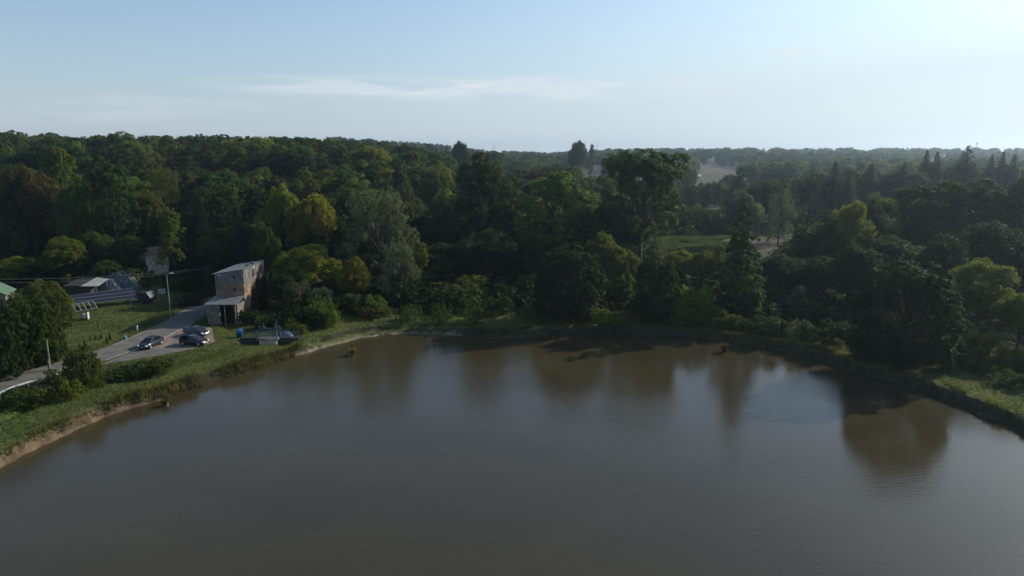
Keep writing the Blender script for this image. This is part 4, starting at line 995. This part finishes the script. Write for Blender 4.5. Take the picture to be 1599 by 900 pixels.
mb.build('rail', M_WHITE if False else mat('bright_zinc', (.22,.24,.26), .45, .15, 4, metal=.5), gr)
for a, b_ in zip(GP[:-1], GP[1:]):
    a, b_ = Vector(a), Vector(b_); k = max(1, int((b_-a).length/2))
    for i in range(k): 
        p = a.lerp(b_, i/k); m2 = MB(); m2.box((p.x-.08, p.y, p.z-.45), (.1,.1,1.1)); m2.build('post', M_GALV, gr)
KP = [seat(a, b_, .10) for a, b_ in [(-60,652),(0,627),(24,616),(50,608),(80,600)]]
mb = MB(); mb.tube([Vector(k) for k in KP], .16, 4); o = mb.build('concrete_kerb', M_CONC); tag(o, 'pale concrete kerb running below the guard rail', 'kerb')

# ------------------------------------------------------------------ sluice with blue railings
M_BLUE = mat('blue_steel_paint', (.025, .055, .085), .5, .3, 4); M_BRBLUE = mat('bright_blue_plastic', (.012, .08, .26), .45, .1, 4)
M_LBLUE = mat('pale_blue_paint', (.10, .15, .18), .5, .25, 4)
sl = empty('sluice', (-39, 105.7, 1.6)); tag(sl, 'concrete sluice basin with blue railings and lifting gear', 'sluice')
M_MOSS = mat('mossy_wall', (.035,.034,.028), .95, .4, 2)
mb = MB(); mb.box((-2.9,.1,-.75), (3.2,.4,2.0)); mb.build('wing_wall', M_MOSS, sl)
mb = MB(); mb.box((3.2,.1,-.75), (3.2,.4,2.0)); mb.build('wing_wall', M_MOSS, sl)
mb = MB(); mb.add([(-1.25,-.75,-1.5),(1.55,-1.1,-1.5),(1.55,.3,-1.5),(-1.25,.3,-1.5),(-1.25,-.75,.1),(1.55,-1.1,.1),(1.55,.3,.1),(-1.25,.3,.1)], [(3,2,1,0),(4,5,6,7),(0,1,5,4),(1,2,6,5),(2,3,7,6),(3,0,4,7)])
mb.build('headwall', M_SUNC, sl)  # yellowish light on this face is painted by its material
mb = MB(); mb.box((.15,-.3,.22), (3.3,1.7,.16)); mb.build('deck', M_OLDC, sl)
def railing(x0, x1, y0, y1, h, m, name='railing', post=True):
    mb = MB(); n = max(2, int(math.hypot(x1-x0, y1-y0)/.2))
    for k in range(n+1): u = k/n; mb.tube([(x0+(x1-x0)*u, y0+(y1-y0)*u, .25), (x0+(x1-x0)*u, y0+(y1-y0)*u, h)], .018, 4)
    mb.tube([(x0,y0,h),(x1,y1,h)], .035, 5); mb.tube([(x0,y0,.4),(x1,y1,.4)], .025, 5)
    return mb.build(name, m, sl)
railing(-1.4, 1.7, -1.1, -1.1, 1.35, M_LBLUE); railing(-1.4, 1.7, .5, .5, 1.35, M_BLUE); railing(1.8, 5.0, .1, .1, 1.3, M_LBLUE); railing(-4.2, -1.5, .1, .1, 1.2, M_BLUE)
for x_ in (-1.5, 1.75):
    mb = MB(); mb.box((x_,-1.1,.9), (.16,.16,1.9)); mb.build('post', M_LBLUE if x_ > 0 else M_BLUE, sl); mb = MB(); mb.box((x_,.4,1.1), (.16,.16,2.2)); mb.build('post', M_BLUE, sl)
mb = MB(); mb.box((.1,.4,1.62), (3.5,.22,.24)); mb.box((-.9,.4,1.9), (.5,.4,.35)); mb.box((1.2,.4,1.9), (.5,.4,.35)); mb.build('lifting_gear', M_BLUE, sl)
for x_ in (-.9, 1.2):
    mb = MB(); mb.tube([(x_,.4,-1.0),(x_,.4,2.7)], .04, 6); mb.build('spindle', M_LBLUE, sl)
a = G(374.5, 527); e = empty('blue_bin', a, .15); mb = MB(); mb.loft([[(-.34,-.34,.02),(.34,-.34,.02),(.34,.34,.02),(-.34,.34,.02)],[(-.4,-.4,.65),(.4,-.4,.65),(.4,.4,.65),(-.4,.4,.65)]]); mb.build('base', M_BLACK, e)
mb = MB(); mb.loft([[(-.42,-.42,.65),(.42,-.42,.65),(.42,.42,.65),(-.42,.42,.65)],[(-.44,-.44,1.15),(.44,-.44,1.15),(.44,.44,1.25),(-.44,.44,1.25)],[(-.2,-.2,1.3),(.2,-.2,1.3),(.2,.2,1.38),(-.2,.2,1.38)]]); mb.build('lid', M_BRBLUE, e); tag(e, 'bright blue bin with black base beside the sluice', 'bin')
a = G(446, 526); o = heap('covered_boat', a, 1.4, .9, 1.0, mat('navy_tarp', (.05,.09,.16), .6, .3, 3), 2, .08, 14); tag(o, 'rounded dark blue cover behind the sluice railing', 'covered boat')

# ------------------------------------------------------------------ cars
def car_proto(hatch):
    e = empty('parked_car'); m_body = mat('dark_car_paint', (.018,.022,.035) if not hatch else (.022,.017,.018), .22, .05, 2, spec=.6); m_glass = mat('car_glass', (.012,.014,.017), .08, .02, 2)
    m_tyre = M_BLACK; m_rim = mat('alloy_rim', (.5,.5,.52), .35, .1, 4, metal=.7); m_lamp = mat('headlight_glass', (.75,.78,.8), .12, .05, 4)
    def ring(x, w, zb, zt, rnd=.12): return [(x,-w+rnd,zb),(x,w-rnd,zb),(x,w,zb+rnd),(x,w,zt-rnd*1.6),(x,w-rnd,zt),(x,-w+rnd,zt),(x,-w,zt-rnd*1.6),(x,-w,zb+rnd)]
    tail = [(-2.15,.66,.42,.86),(-2.08,.80,.30,.98)] if not hatch else [(-2.02,.68,.42,.95),(-1.95,.82,.30,1.0)]
    st = tail + [(-1.5,.88,.25,.98),(-.6,.90,.22,.95),(.4,.90,.22,.93),(1.2,.89,.24,.90),(1.7,.85,.27,.82),(2.05,.76,.32,.70),(2.2,.58,.40,.60)]
    MB().loft([ring(*s) for s in st]).build('body', m_body, e, True)
    def gring(x, wb, wt, z0, z1): return [(x,-wb,z0),(x,wb,z0),(x,wt,z1),(x,-wt,z1)]
    gs = ([(-1.85,.74,.72,.93,.97),(-1.15,.80,.62,.90,1.38),(-.3,.82,.64,.90,1.45),(.35,.82,.62,.90,1.40),(1.25,.76,.72,.86,.90)] if not hatch else
          [(-1.98,.74,.68,.93,1.05),(-1.7,.80,.62,.90,1.42),(-.5,.82,.64,.90,1.52),(.35,.82,.62,.90,1.44),(1.25,.76,.72,.86,.90)])
    MB().loft([gring(*s) for s in gs]).build('window', m_glass, e)
    rf = MB(); rr_ = [[(x,-wt-.015,z1-.03),(x,wt+.015,z1-.03),(x,wt-.06,z1+.025),(x,-wt+.06,z1+.025)] for (x, wb, wt, z0, z1) in gs[1:4]]; rf.loft(rr_)
    for s in (-1, 1):
        for x_, x2 in ((gs[1][0], gs[0][0]), (gs[3][0], gs[4][0])):
            i = 1 if x_ == gs[1][0] else 3; j = 0 if i == 1 else 4
            rf.tube([(x_, s*gs[i][2], gs[i][4]), (x2, s*gs[j][2], gs[j][4])], .04, 4)
        rf.tube([(-.35, s*.655, 1.43), (-.35, s*.83, .94)], .03, 4)
    rf.build('roof', m_body, e)
    for sx in (-1.32, 1.36):
        for s in (-1, 1):
            w = empty('wheel'); w.parent = e; w.location = (sx, s*.80, .32)
            mb = MB(); mb.tube([(0,-s*.10,0),(0,s*.11,0)], .32, 18); mb.build('tyre', m_tyre, w); mb = MB(); mb.tube([(0,s*.10,0),(0,s*.122,0)], .21, 14); mb.build('rim', m_rim, w)
    for s in (-1, 1):
        mb = MB(); mb.loft([[(1.95,s*.82,.60),(1.95,s*.62,.58),(1.95,s*.60,.74),(1.95,s*.78,.78)],[(2.16,s*.70,.56),(2.2,s*.45,.54),(2.18,s*.45,.64),(2.13,s*.68,.68)]]); mb.build('headlight', m_lamp, e)
        mb = MB(); mb.box((.85,s*.98,.98), (.16,.2,.13)); mb.build('mirror', m_body, e)
        mb = MB(); mb.box((gs[0][0]-.12,s*.62,.82), (.12,.26,.14)); mb.build('tail_light', mat('red_lens', (.3,.01,.01), .2, .05, 3) if s < 0 else bpy.data.materials['red_lens'], e)
    mb = MB(); mb.box((2.215,0,.47), (.03,.5,.12)); mb.build('number_plate', M_WHITE, e)
    mb = MB(); mb.box((2.13,0,.36), (.12,1.0,.12)); mb.build('grille', M_BLACK, e)
    return e
def facing(p_tail, p_nose):
    a, b_ = G(*p_tail), G(*p_nose); return math.atan2(b_[1]-a[1], b_[0]-a[0])
def put_car(e, px, py, rz):
    a = P(px, py, 1.84); e.location = (a[0], a[1], 1.835); e.rotation_euler.z = rz
c1 = car_proto(False); put_car(c1, 236, 541, math.radians(-96)); tag(c1, 'dark sedan with its nose towards the pond, parked on the road edge', 'car', 'dark cars parked by the road')
c2 = car_proto(True); put_car(c2, 303, 538, math.radians(-10)); tag(c2, 'blackish estate car parked on the gravel nearest the pond', 'car', 'dark cars parked by the road')
c3 = c1.copy(); COL.objects.link(c3)
for ch in list(c1.children):
    d = ch.copy(); COL.objects.link(d); d.parent = c3
    for g_ in ch.children: h2 = g_.copy(); COL.objects.link(h2); h2.parent = d
put_car(c3, 307, 523.5, math.radians(-24)); tag(c3, 'dark blue car parked behind the blackish estate on the gravel', 'car', 'dark cars parked by the road')

# ------------------------------------------------------------------ things in the pond
def stump(px, py, r, h, label, col, seed):
    a = P(px, py, 0); q = np.random.default_rng(seed); e = empty('reed_stump', (a[0], a[1], 0)); mb = MB()
    for k in range(9):
        t_ = q.uniform(0, 6.28); d = q.uniform(0, r*.6); mb.tube([(d*math.cos(t_), d*math.sin(t_), -.4), (d*1.2*math.cos(t_), d*1.2*math.sin(t_), h*q.uniform(.35, .7))], [.16, .09], 6)
    mb.build('roots', M_WOOD, e); n = 420; an_ = q.uniform(0, 6.28, n); rd2 = r*np.sqrt(q.uniform(0, 1, n)); C = np.stack([np.cos(an_)*rd2, np.sin(an_)*rd2, h*q.uniform(.1, 1, n)*(1-.5*rd2/r)], 1)
    dd_ = np.stack([np.cos(an_), np.sin(an_), np.full(n, .0)], 1)*q.uniform(-.02, .14, n)[:, None]; hh_ = (h*q.uniform(.45, 1.1, n))[:, None]; rt = np.stack([np.cos(an_)*rd2*.6, np.sin(an_)*rd2*.6, np.full(n, .05)], 1); sw = np.stack([-np.sin(an_), np.cos(an_), np.zeros(n)], 1)*.03
    Vv = np.stack([rt-sw, rt+sw, rt+sw*.6+dd_*hh_+np.array([0,0,.6])*hh_, rt+dd_*hh_*2.2+np.array([0,0,1.0])*hh_*(1-.5*q.uniform(0, 1, n)[:, None]**3)], 1).reshape(-1, 3); me = tri_mesh('grass_tuft', Vv, np.arange(len(Vv)).reshape(-1, 4), [M_GRASS], np.array(col)[None]*.55*q.uniform(.7, 1.3, n)[:, None])
    o = link(bpy.data.objects.new('grass_tuft', me)); o.parent = e; tag(e, label, 'stump')
stump(258, 634, .55, .9, 'dark stump with sparse grass in the water off the eroded bank', (.12,.10,.05), 1)
stump(550, 555, .75, 1.3, 'stump crowned with golden grass in the water off the sandy beach', (.26,.20,.07), 2)
stump(1131, 550, .6, 1.6, 'stump with tall reddish grass in the water below the tall slim alder', (.20,.12,.06), 3)
a = P(777, 529, .05); e = empty('log_raft', a, .02); mb = MB(); r0 = random.Random(2)
for k in range(5): mb.tube([(-2.7+k*.9+r0.uniform(-.2,.2), r0.uniform(-.3,.3), .02), (-1.0+k*.9, r0.uniform(-.3,.3), .08)], [.14,.09], 6)
mb.tube([(-2.9,.1,.0),(2.6,-.1,.05)], [.16,.1], 6); mb.build('log', M_BARK, e); tag(e, 'dark floating logs lying along the shaded back shore', 'logs')

# ------------------------------------------------------------------ bushes
brr = random.Random(9); bushes = []
def put_bush(x, y, w, h, kd, col, label=None, group=None, g=None):
    H, ext, me, tme = PROTO[kd][brr.randrange(len(PROTO[kd]))]; g = T(x, y) if g is None else g
    root = empty('bush', (x, y, g-.05), brr.uniform(0, 6.28)); s = w/(2*ext); root.scale = (s, s, h/H)
    cr = link(bpy.data.objects.new('foliage', me)); cr.parent = root; tr = link(bpy.data.objects.new('stem', tme)); tr.parent = root
    b0 = GR[col]; v = brr.uniform(.85, 1.2); cr.color = (b0[0]*v*1.2, b0[1]*v*1.2, b0[2]*v*1.2, 1)
    tag(root, label, 'bush', group); bushes.append(root); return root
HB = [ # px, base row, width px, height px, kind, colour, label
 (500,510,60,30,'bush','dark','dark low bush at the waterside end of the grass bank'),
 (515,512,34,50,'thicket','bright','upright fresh green bush with shoots at the end of the grass bank'),
 (497,505,30,42,'thicket','bright','smaller fresh green shoots beside the upright bush'),
 (458,520,26,24,'thicket','ygreen','yellow-green bush growing over the sluice railing'),
 (470,522,22,16,'bush','ygreen','low yellow-green bush at the end of the sluice'),
 (360,500,28,32,'bush','green','green bush under the edge of the lean-to roof'),
 (350,493,18,22,'bush','olive','olive bush inside the open lean-to'),
 (395,505,60,22,'bush','dark','dark bush spreading on the grass below the mill'),
 (410,512,24,20,'bush','olive','olive bush between the mill and the sluice'),
 (575,497,48,18,'bush','brown','low brownish bush at the edge of the shore grass'),
 (545,490,50,34,'bush','green','green bush under the bright yellow tree'),
 (585,490,40,30,'bush','bright','fresh green bush at the foot of the huge willow'),
 (640,500,42,28,'thicket','green','green shoots standing above the shore grass'),
 (690,502,40,30,'thicket','green','green thicket beside the brownish shore bush'),
 (740,502,50,38,'thicket','green','wide green thicket on the back shore grass'),
 (705,480,40,36,'bush','olive','olive bush in the weedy hollow behind the shore'),
 (735,470,60,40,'bush','olive','large olive bush in the weedy hollow'),
 (830,468,48,44,'bush','olive','olive bush before the dark wood'),
 (780,490,50,28,'bush','green','green bush at the shaded part of the back shore'),
 (835,503,40,14,'bush','olive','low olive bush on the shaded shore edge'),
 (915,500,40,34,'thicket','grey','greyish thicket at the foot of the dark domed tree'),
 (936,505,34,24,'bush','bright','rounded fresh green bush on the shore beside the dark domed tree'),
 (960,508,40,20,'bush','ygreen','low yellow-green bush between two dark shore trees'),
 (960,480,70,60,'bush','green','broad green bush rising towards the blackish alder'),
 (985,465,50,50,'thicket','bright','sunlit green thicket above the blackish alder'),
 (1058,510,34,40,'bush','bright','fresh green bush beside the blackish alder'),
 (1085,503,66,58,'bush','bright','big fresh green bush left of the tall slim alder'),
 (1110,510,50,36,'bush','bright','fresh green bush in front of the big fresh green one'),
 (1140,515,40,26,'bush','olive','olive bush at the foot of the tall slim alder'),
 (1195,525,54,32,'bush','green','rounded green bush on the bank beyond the tall slim alder'),
 (1240,530,30,36,'thicket','grey','silvery thicket beside the small silvery tree'),
 (1262,532,36,30,'bush','green','green bush under the small silvery tree'),
 (1300,540,60,40,'bush','dark','dark bush on the bank beyond the small silvery tree'),
 (1345,560,60,50,'bush','dark','dark bush touching the large dome-shaped alder'),
 (195,592,70,24,'bush','green','dense grey-green bush between the lay-by and the dyke'),
 (225,588,50,24,'bush','green','second dense bush between the lay-by and the dyke'),
 (250,585,50,26,'bush','olive','olive bush at the pond side of the parking'),
 (60,632,50,36,'bush','olive','brownish olive bush below the guard rail'),
 (25,640,44,34,'bush','green','green bush at the picture edge below the guard rail'),
 (112,622,40,30,'bush','ygreen','yellow-green bush near the dyke path'),
 (85,600,30,24,'bush','green','green bush grown through the guard rail'),
 (95,495,36,40,'bush','ygreen','yellow-green bush by the white garden table'),
 (305,455,34,26,'bush','dark','dark bush beside the ivy pole'),
 (285,455,40,24,'bush','green','green bush in the garden beyond the street lamp'),
 (300,475,50,16,'bush','brown','low brownish bush on the slope above the road'),
 (345,408,60,30,'bush','dark','dark bush behind the mill')]
M2 = lambda px, w, Yd: w/FPX*Yd
for (px_, by, wp, hp2, kd, colr, lab) in HB:
    a = G(px_, by); put_bush(a[0], a[1], wp/FPX*a[1], hp2/FPX*a[1]*1.04, kd, colr, lab)
for k, (px_, by) in enumerate([(141,533),(149,531),(158,530),(167,536),(172,532),(132,540),(124,543)]):
    a = G(px_, by); H, ext, me, tme = PROTO['spruce'][0]; root = empty('spruce_sapling', a, k); hh = brr.uniform(.9, 1.5); root.scale = (hh/H*1.1, hh/H*1.1, hh/H)
    cr = link(bpy.data.objects.new('crown', me)); cr.parent = root; cr.color = (.02,.035,.018,1); tr = link(bpy.data.objects.new('trunk', tme)); tr.parent = root
    tag(root, 'small dark conifer sapling in the lawn row', 'sapling', 'row of conifer saplings on the lawn')
# fill: undergrowth bushes between shore grass and wood
lm = [('the sluice', 420), ('the bright yellow tree', 551), ('the huge willow', 600), ('the tallest poplar', 757), ('the dark domed tree', 890), ('the blackish alder', 1028), ('the tall slim alder', 1163), ('the silvery tree', 1248), ('the dome-shaped alder', 1425)]
q = np.random.default_rng(31); n_ = 0; taken = [(b.location.x, b.location.y) for b in bushes]
for k in range(6000):
    if n_ >= 215: break
    px_ = q.uniform(480, 1640); a = P(px_, q.uniform(432, 640), 1.6); x, y = a[0], a[1]
    s = float(poly_sd(np.array([x]), np.array([y]), POND)[0])
    near = 8.5 if px_ < 860 else 3.2
    if 1440 < px_: near = 7.5
    if s < near or s > 30 or y > 140: continue
    if any((x-c[0])**2+(y-c[1])**2 < 3.4 for c in taken): continue
    taken.append((x, y)); deep = s > 12
    colr = ['green','olive','dark','bright','grey','ygreen','brown'][int(np.searchsorted([.30,.52,.70,.80,.87,.94], q.uniform()))] if px_ < 1220 else ['dark','green','dark','olive'][q.integers(4)]
    kd = 'bush' if q.uniform() < .6 else 'thicket'; h = q.uniform(1.2, 2.4) + (1.2 if deep and q.uniform() < .4 else 0)
    if px_ < 860 and s < 9: h *= .7
    nm = min(lm, key=lambda c: abs(c[1]-px_)); rel = ('below' if abs(nm[1]-px_) < 22 else ('right of' if px_ > nm[1] else 'left of')); zz = 'at the shore' if s < 6 else ('in the thicket' if s < 12 else 'deep in thicket')
    put_bush(x, y, q.uniform(1.8, 3.6), h, kd, colr, f"{WORD[colr]} {'round' if kd == 'bush' else 'upright'} bush {zz} {rel} {nm[0]}", 'bushes behind the pond shore'); n_ += 1

# ------------------------------------------------------------------ undergrowth, weeds, reeds and grass (uncountable)
def blades(name, C, h, w, col, r, lean=.35, label=None, m=M_GRASS):
    n = len(C); a = r.uniform(0, 6.28, n); hh = h*r.uniform(.6, 1.3, n); ww = w*r.uniform(.7, 1.3, n)
    dx, dy = np.cos(a)*ww, np.sin(a)*ww; lx, ly = r.normal(0, lean, n)*hh, r.normal(0, lean, n)*hh
    V = np.stack([C+np.stack([-dx, -dy, np.zeros(n)-.03], 1), C+np.stack([dx, dy, np.zeros(n)-.03], 1), C+np.stack([dx*.6+lx*.5, dy*.6+ly*.5, hh*.6], 1), C+np.stack([lx, ly, hh], 1)], 1).reshape(-1, 3)
    me = tri_mesh(name, V, np.arange(4*n).reshape(-1, 4), [m], col); o = link(bpy.data.objects.new(name, me)); tag(o, label, None, None, 'stuff'); return o
def scatter(n, x0, x1, y0, y1, cond, r):
    x = r.uniform(x0, x1, n); y = r.uniform(y0, y1, n); s = poly_sd(x, y, POND); g = terr(x, y); px_, py_, d = proj(x, y, g)
    k = cond(x, y, s, g, px_, py_) & (d > 0) & (px_ > -120) & (px_ < 1720); return np.stack([x, y, g], 1)[k], s[k], px_[k], py_[k]
r = np.random.default_rng(41)
nroad = lambda x, y: (line_d(x, y, ROAD) > 3.0) & (poly_sd(x, y, LAYBY) > .2)
C, s, a_, b_ = scatter(420000, -105, 75, 55, 140, lambda x, y, s, g, a, b: (s > .35) & nroad(x, y) & ((s > 1.15) | (a < 480)) & ((s < 8) | ((x < -28) & (x > -95))) & (g > .5), r)
gcol = np.array([.066, .104, .022])*(1-.5*vnoise(C[:,0], C[:,1], 2.2, 5)[:, None]) + np.array([.13, .11, .05])*(vnoise(C[:,0], C[:,1], 5, 6)**2)[:, None]
blades('grass', C, .20, .05, gcol*r.uniform(.7, 1.25, len(C))[:, None], r, .5, 'mown and trodden grass on the dyke and lawn')
# tall weeds between road and dyke, and on the back shore
def wcond(x, y, s, g, a, b):
    A = (a < 330) & (poly_sd(x, y, LAYBY) > 1.2) & (s > 9.5) & (line_d(x, y, ROAD) > 3.2) & (x > -70) & (y < 100)
    B = (a > 160) & (a < 480) & (s > 5.5) & (s < 10.5) & (y > 88) & (poly_sd(x, y, LAYBY) > 3.6) & (vnoise(x, y, 4, 12) > .35)
    D = (a > 560) & (s > 9) & (y < 135) & (vnoise(x, y, 3, 13) > .25)
    E = (a > 860) & (s > 3.0) & (y < 135) & (vnoise(x, y, 2.5, 14) > .45) & ((a < 1440) | (s > 7.5))
    return A | B | D | E
C, s, a_, b_ = scatter(300000, -75, 80, 55, 136, wcond, r)
v1 = vnoise(C[:,0], C[:,1], 2.0, 15)[:, None]; v2 = vnoise(C[:,0], C[:,1], 4.5, 16)[:, None]
wc = np.array([.060, .085, .022])*(1-v1*.5) + np.array([.12, .085, .045])*v2*v1*.8 + np.array([.07, .10, .02])*v2*.3
C = np.repeat(C, 2, 0); wc = np.repeat(wc, 2, 0); C[:, :2] += r.normal(0, .15, (len(C), 2)); hh = (.35 + .75*vnoise(C[:,0], C[:,1], 1.6, 17))
C[:, 2] += r.uniform(0, 1, len(C))*hh*.75
V = leaf_quads(C, r.normal(size=(len(C), 3))+[0,0,.4], .20, r, .4, -.5)
me = tri_mesh('weeds', V, np.arange(len(V)).reshape(-1, 4), [M_GRASS], wc*r.uniform(.7, 1.3, len(C))[:, None]); o = link(bpy.data.objects.new('weeds', me)); tag(o, 'tangled tall weeds and nettles behind the banks', None, None, 'stuff')
def mcond(x, y, s, g, a, b): return (poly_sd(a, b, FIELDS[0][0]) < 0)
C, s, a_, b_ = scatter(420000, 20, 95, 165, 260, mcond, r); C = C[vnoise(C[:,0], C[:,1], 3, 61) > .3]
C[:, 2] += r.uniform(0, .9, len(C)); V = leaf_quads(C, r.normal(size=(len(C), 3))+[0,0,.5], .42, r, .35, -.4)
me = tri_mesh('meadow_growth', V, np.arange(len(V)).reshape(-1, 4), [M_GRASS], np.array([.07, .10, .025])[None]*(.6+.9*vnoise(C[:,0], C[:,1], 5, 62)[:, None])*r.uniform(.7, 1.3, len(C))[:, None]); ob_ = link(bpy.data.objects.new('meadow_growth', me)); tag(ob_, 'rough green growth covering the clearing beyond the wood', None, None, 'stuff')
# reeds hanging over the waterline
def rcond(x, y, s, g, a, b):
    return (s > -.25) & (s < np.where(a > 640, 1.35, .95)) & (((a > 165) & (a < 470) & (vnoise(x, y, 3.0, 18) > .38)) | ((a < 300) & ((vnoise(x, y, 2.6, 77) < .55) | (s < .25))) | ((a > 640) & (s > .55) & (vnoise(x, y, 1.3, 20) > .35)) | ((a > 640) & (s < .1) & (vnoise(x, y, 1.9, 24) > .8)))
C, s, a_, b_ = scatter(900000, -75, 75, 55, 118, rcond, r)
hgt = np.where((a_ > 165) & (a_ < 470), .9, .38)
blades('reeds', C, 1.0*hgt, .035, (np.array([.085, .095, .035])*(1-.4*vnoise(C[:,0], C[:,1], 1.7, 30)[:, None]) + np.array([.06,.04,.01])*vnoise(C[:,0], C[:,1], .8, 31)[:, None])*r.uniform(.6, 1.3, len(C))[:, None], r, .3, 'reeds and long grass drooping over the waterline')
print('reeds', len(C))
# undergrowth mass on the wood floor
Vs = []; Cs = []; HB_, EB_, VB_, TB_ = None, None, None, None
H, R_, V0, t0, _l = crown_leaves('bush', 900, 9, .55, 5)
u = 0
for k in range(9000):
    y = q.uniform(112, 235); x = q.uniform(-.85, .85)*y
    s = float(poly_sd(np.array([x]), np.array([y]), POND)[0]) if y < 140 else 50
    if s < 11 or (y < 140 and x < -42 and x > -104) : continue
    if line_d(np.array([x]), np.array([y]), ROAD)[0] < 4: continue
    g = T(x, y); a, b_, _d = proj(x, y, g+1.5)
    if any(poly_sd(np.array([float(a)]), np.array([float(b_)]), f[0])[0] < 3 for f in FIELDS[:2]): continue
    if u > 1500: break
    u += 1; sc = q.uniform(.7, 1.5); an_ = q.uniform(0, 6.28); ca, sa = math.cos(an_), math.sin(an_)
    Vs.append(np.stack([(V0[:,0]*ca-V0[:,1]*sa)*sc*1.2+x, (V0[:,0]*sa+V0[:,1]*ca)*sc*1.2+y, V0[:,2]*sc*.8+g], 1)); b0 = np.array(GR[['green','dark','olive','dark'][q.integers(4)]]); Cs.append(b0[None]*t0[:, None]*q.uniform(.8, 1.2))
Vs = np.concatenate(Vs); Cs = np.concatenate(Cs)
o = link(bpy.data.objects.new('undergrowth', tri_mesh('undergrowth', Vs, np.arange(len(Vs)).reshape(-1, 4), [M_LEAF], Cs))); tag(o, 'undergrowth covering the floor of the wood', None, None, 'stuff')

# ------------------------------------------------------------------ tell look-alikes apart by their place in the row
bpy.context.view_layer.update()
same = {}
for ob in list(scene.objects):
    if ob.parent is None and ob.get('label') and ob.get('category') in ('tree', 'bush', 'sapling'): same.setdefault(ob['label'], []).append(ob)
ORD = ['first', 'second', 'third', 'fourth', 'fifth', 'sixth', 'seventh', 'eighth', 'ninth', 'tenth', 'eleventh', 'twelfth', 'thirteenth', 'fourteenth']
for lab, obs in same.items():
    if len(obs) < 2: continue
    obs.sort(key=lambda b_: b_.location.x/b_.location.y)
    for k, ob in enumerate(obs):
        if k < len(ORD): ob['label'] = f"{lab}, {ORD[k]} from left"

# ------------------------------------------------------------------ haze
mb = MB(); mb.box((0, 1650, 38.5), (5200, 3700, 84)); hz = mb.build('haze', None)
m = bpy.data.materials.new('haze_air'); m.use_nodes = True; t = m.node_tree; t.nodes.clear(); ou = t.nodes.new('ShaderNodeOutputMaterial'); pv = t.nodes.new('ShaderNodeVolumePrincipled')
pv.inputs['Color'].default_value = (.66, .82, 1.0, 1); pv.inputs['Density'].default_value = .00020; pv.inputs['Anisotropy'].default_value = .72
t.links.new(pv.outputs[0], ou.inputs['Volume']); hz.data.materials.append(m); tag(hz, None, None, None, 'stuff')
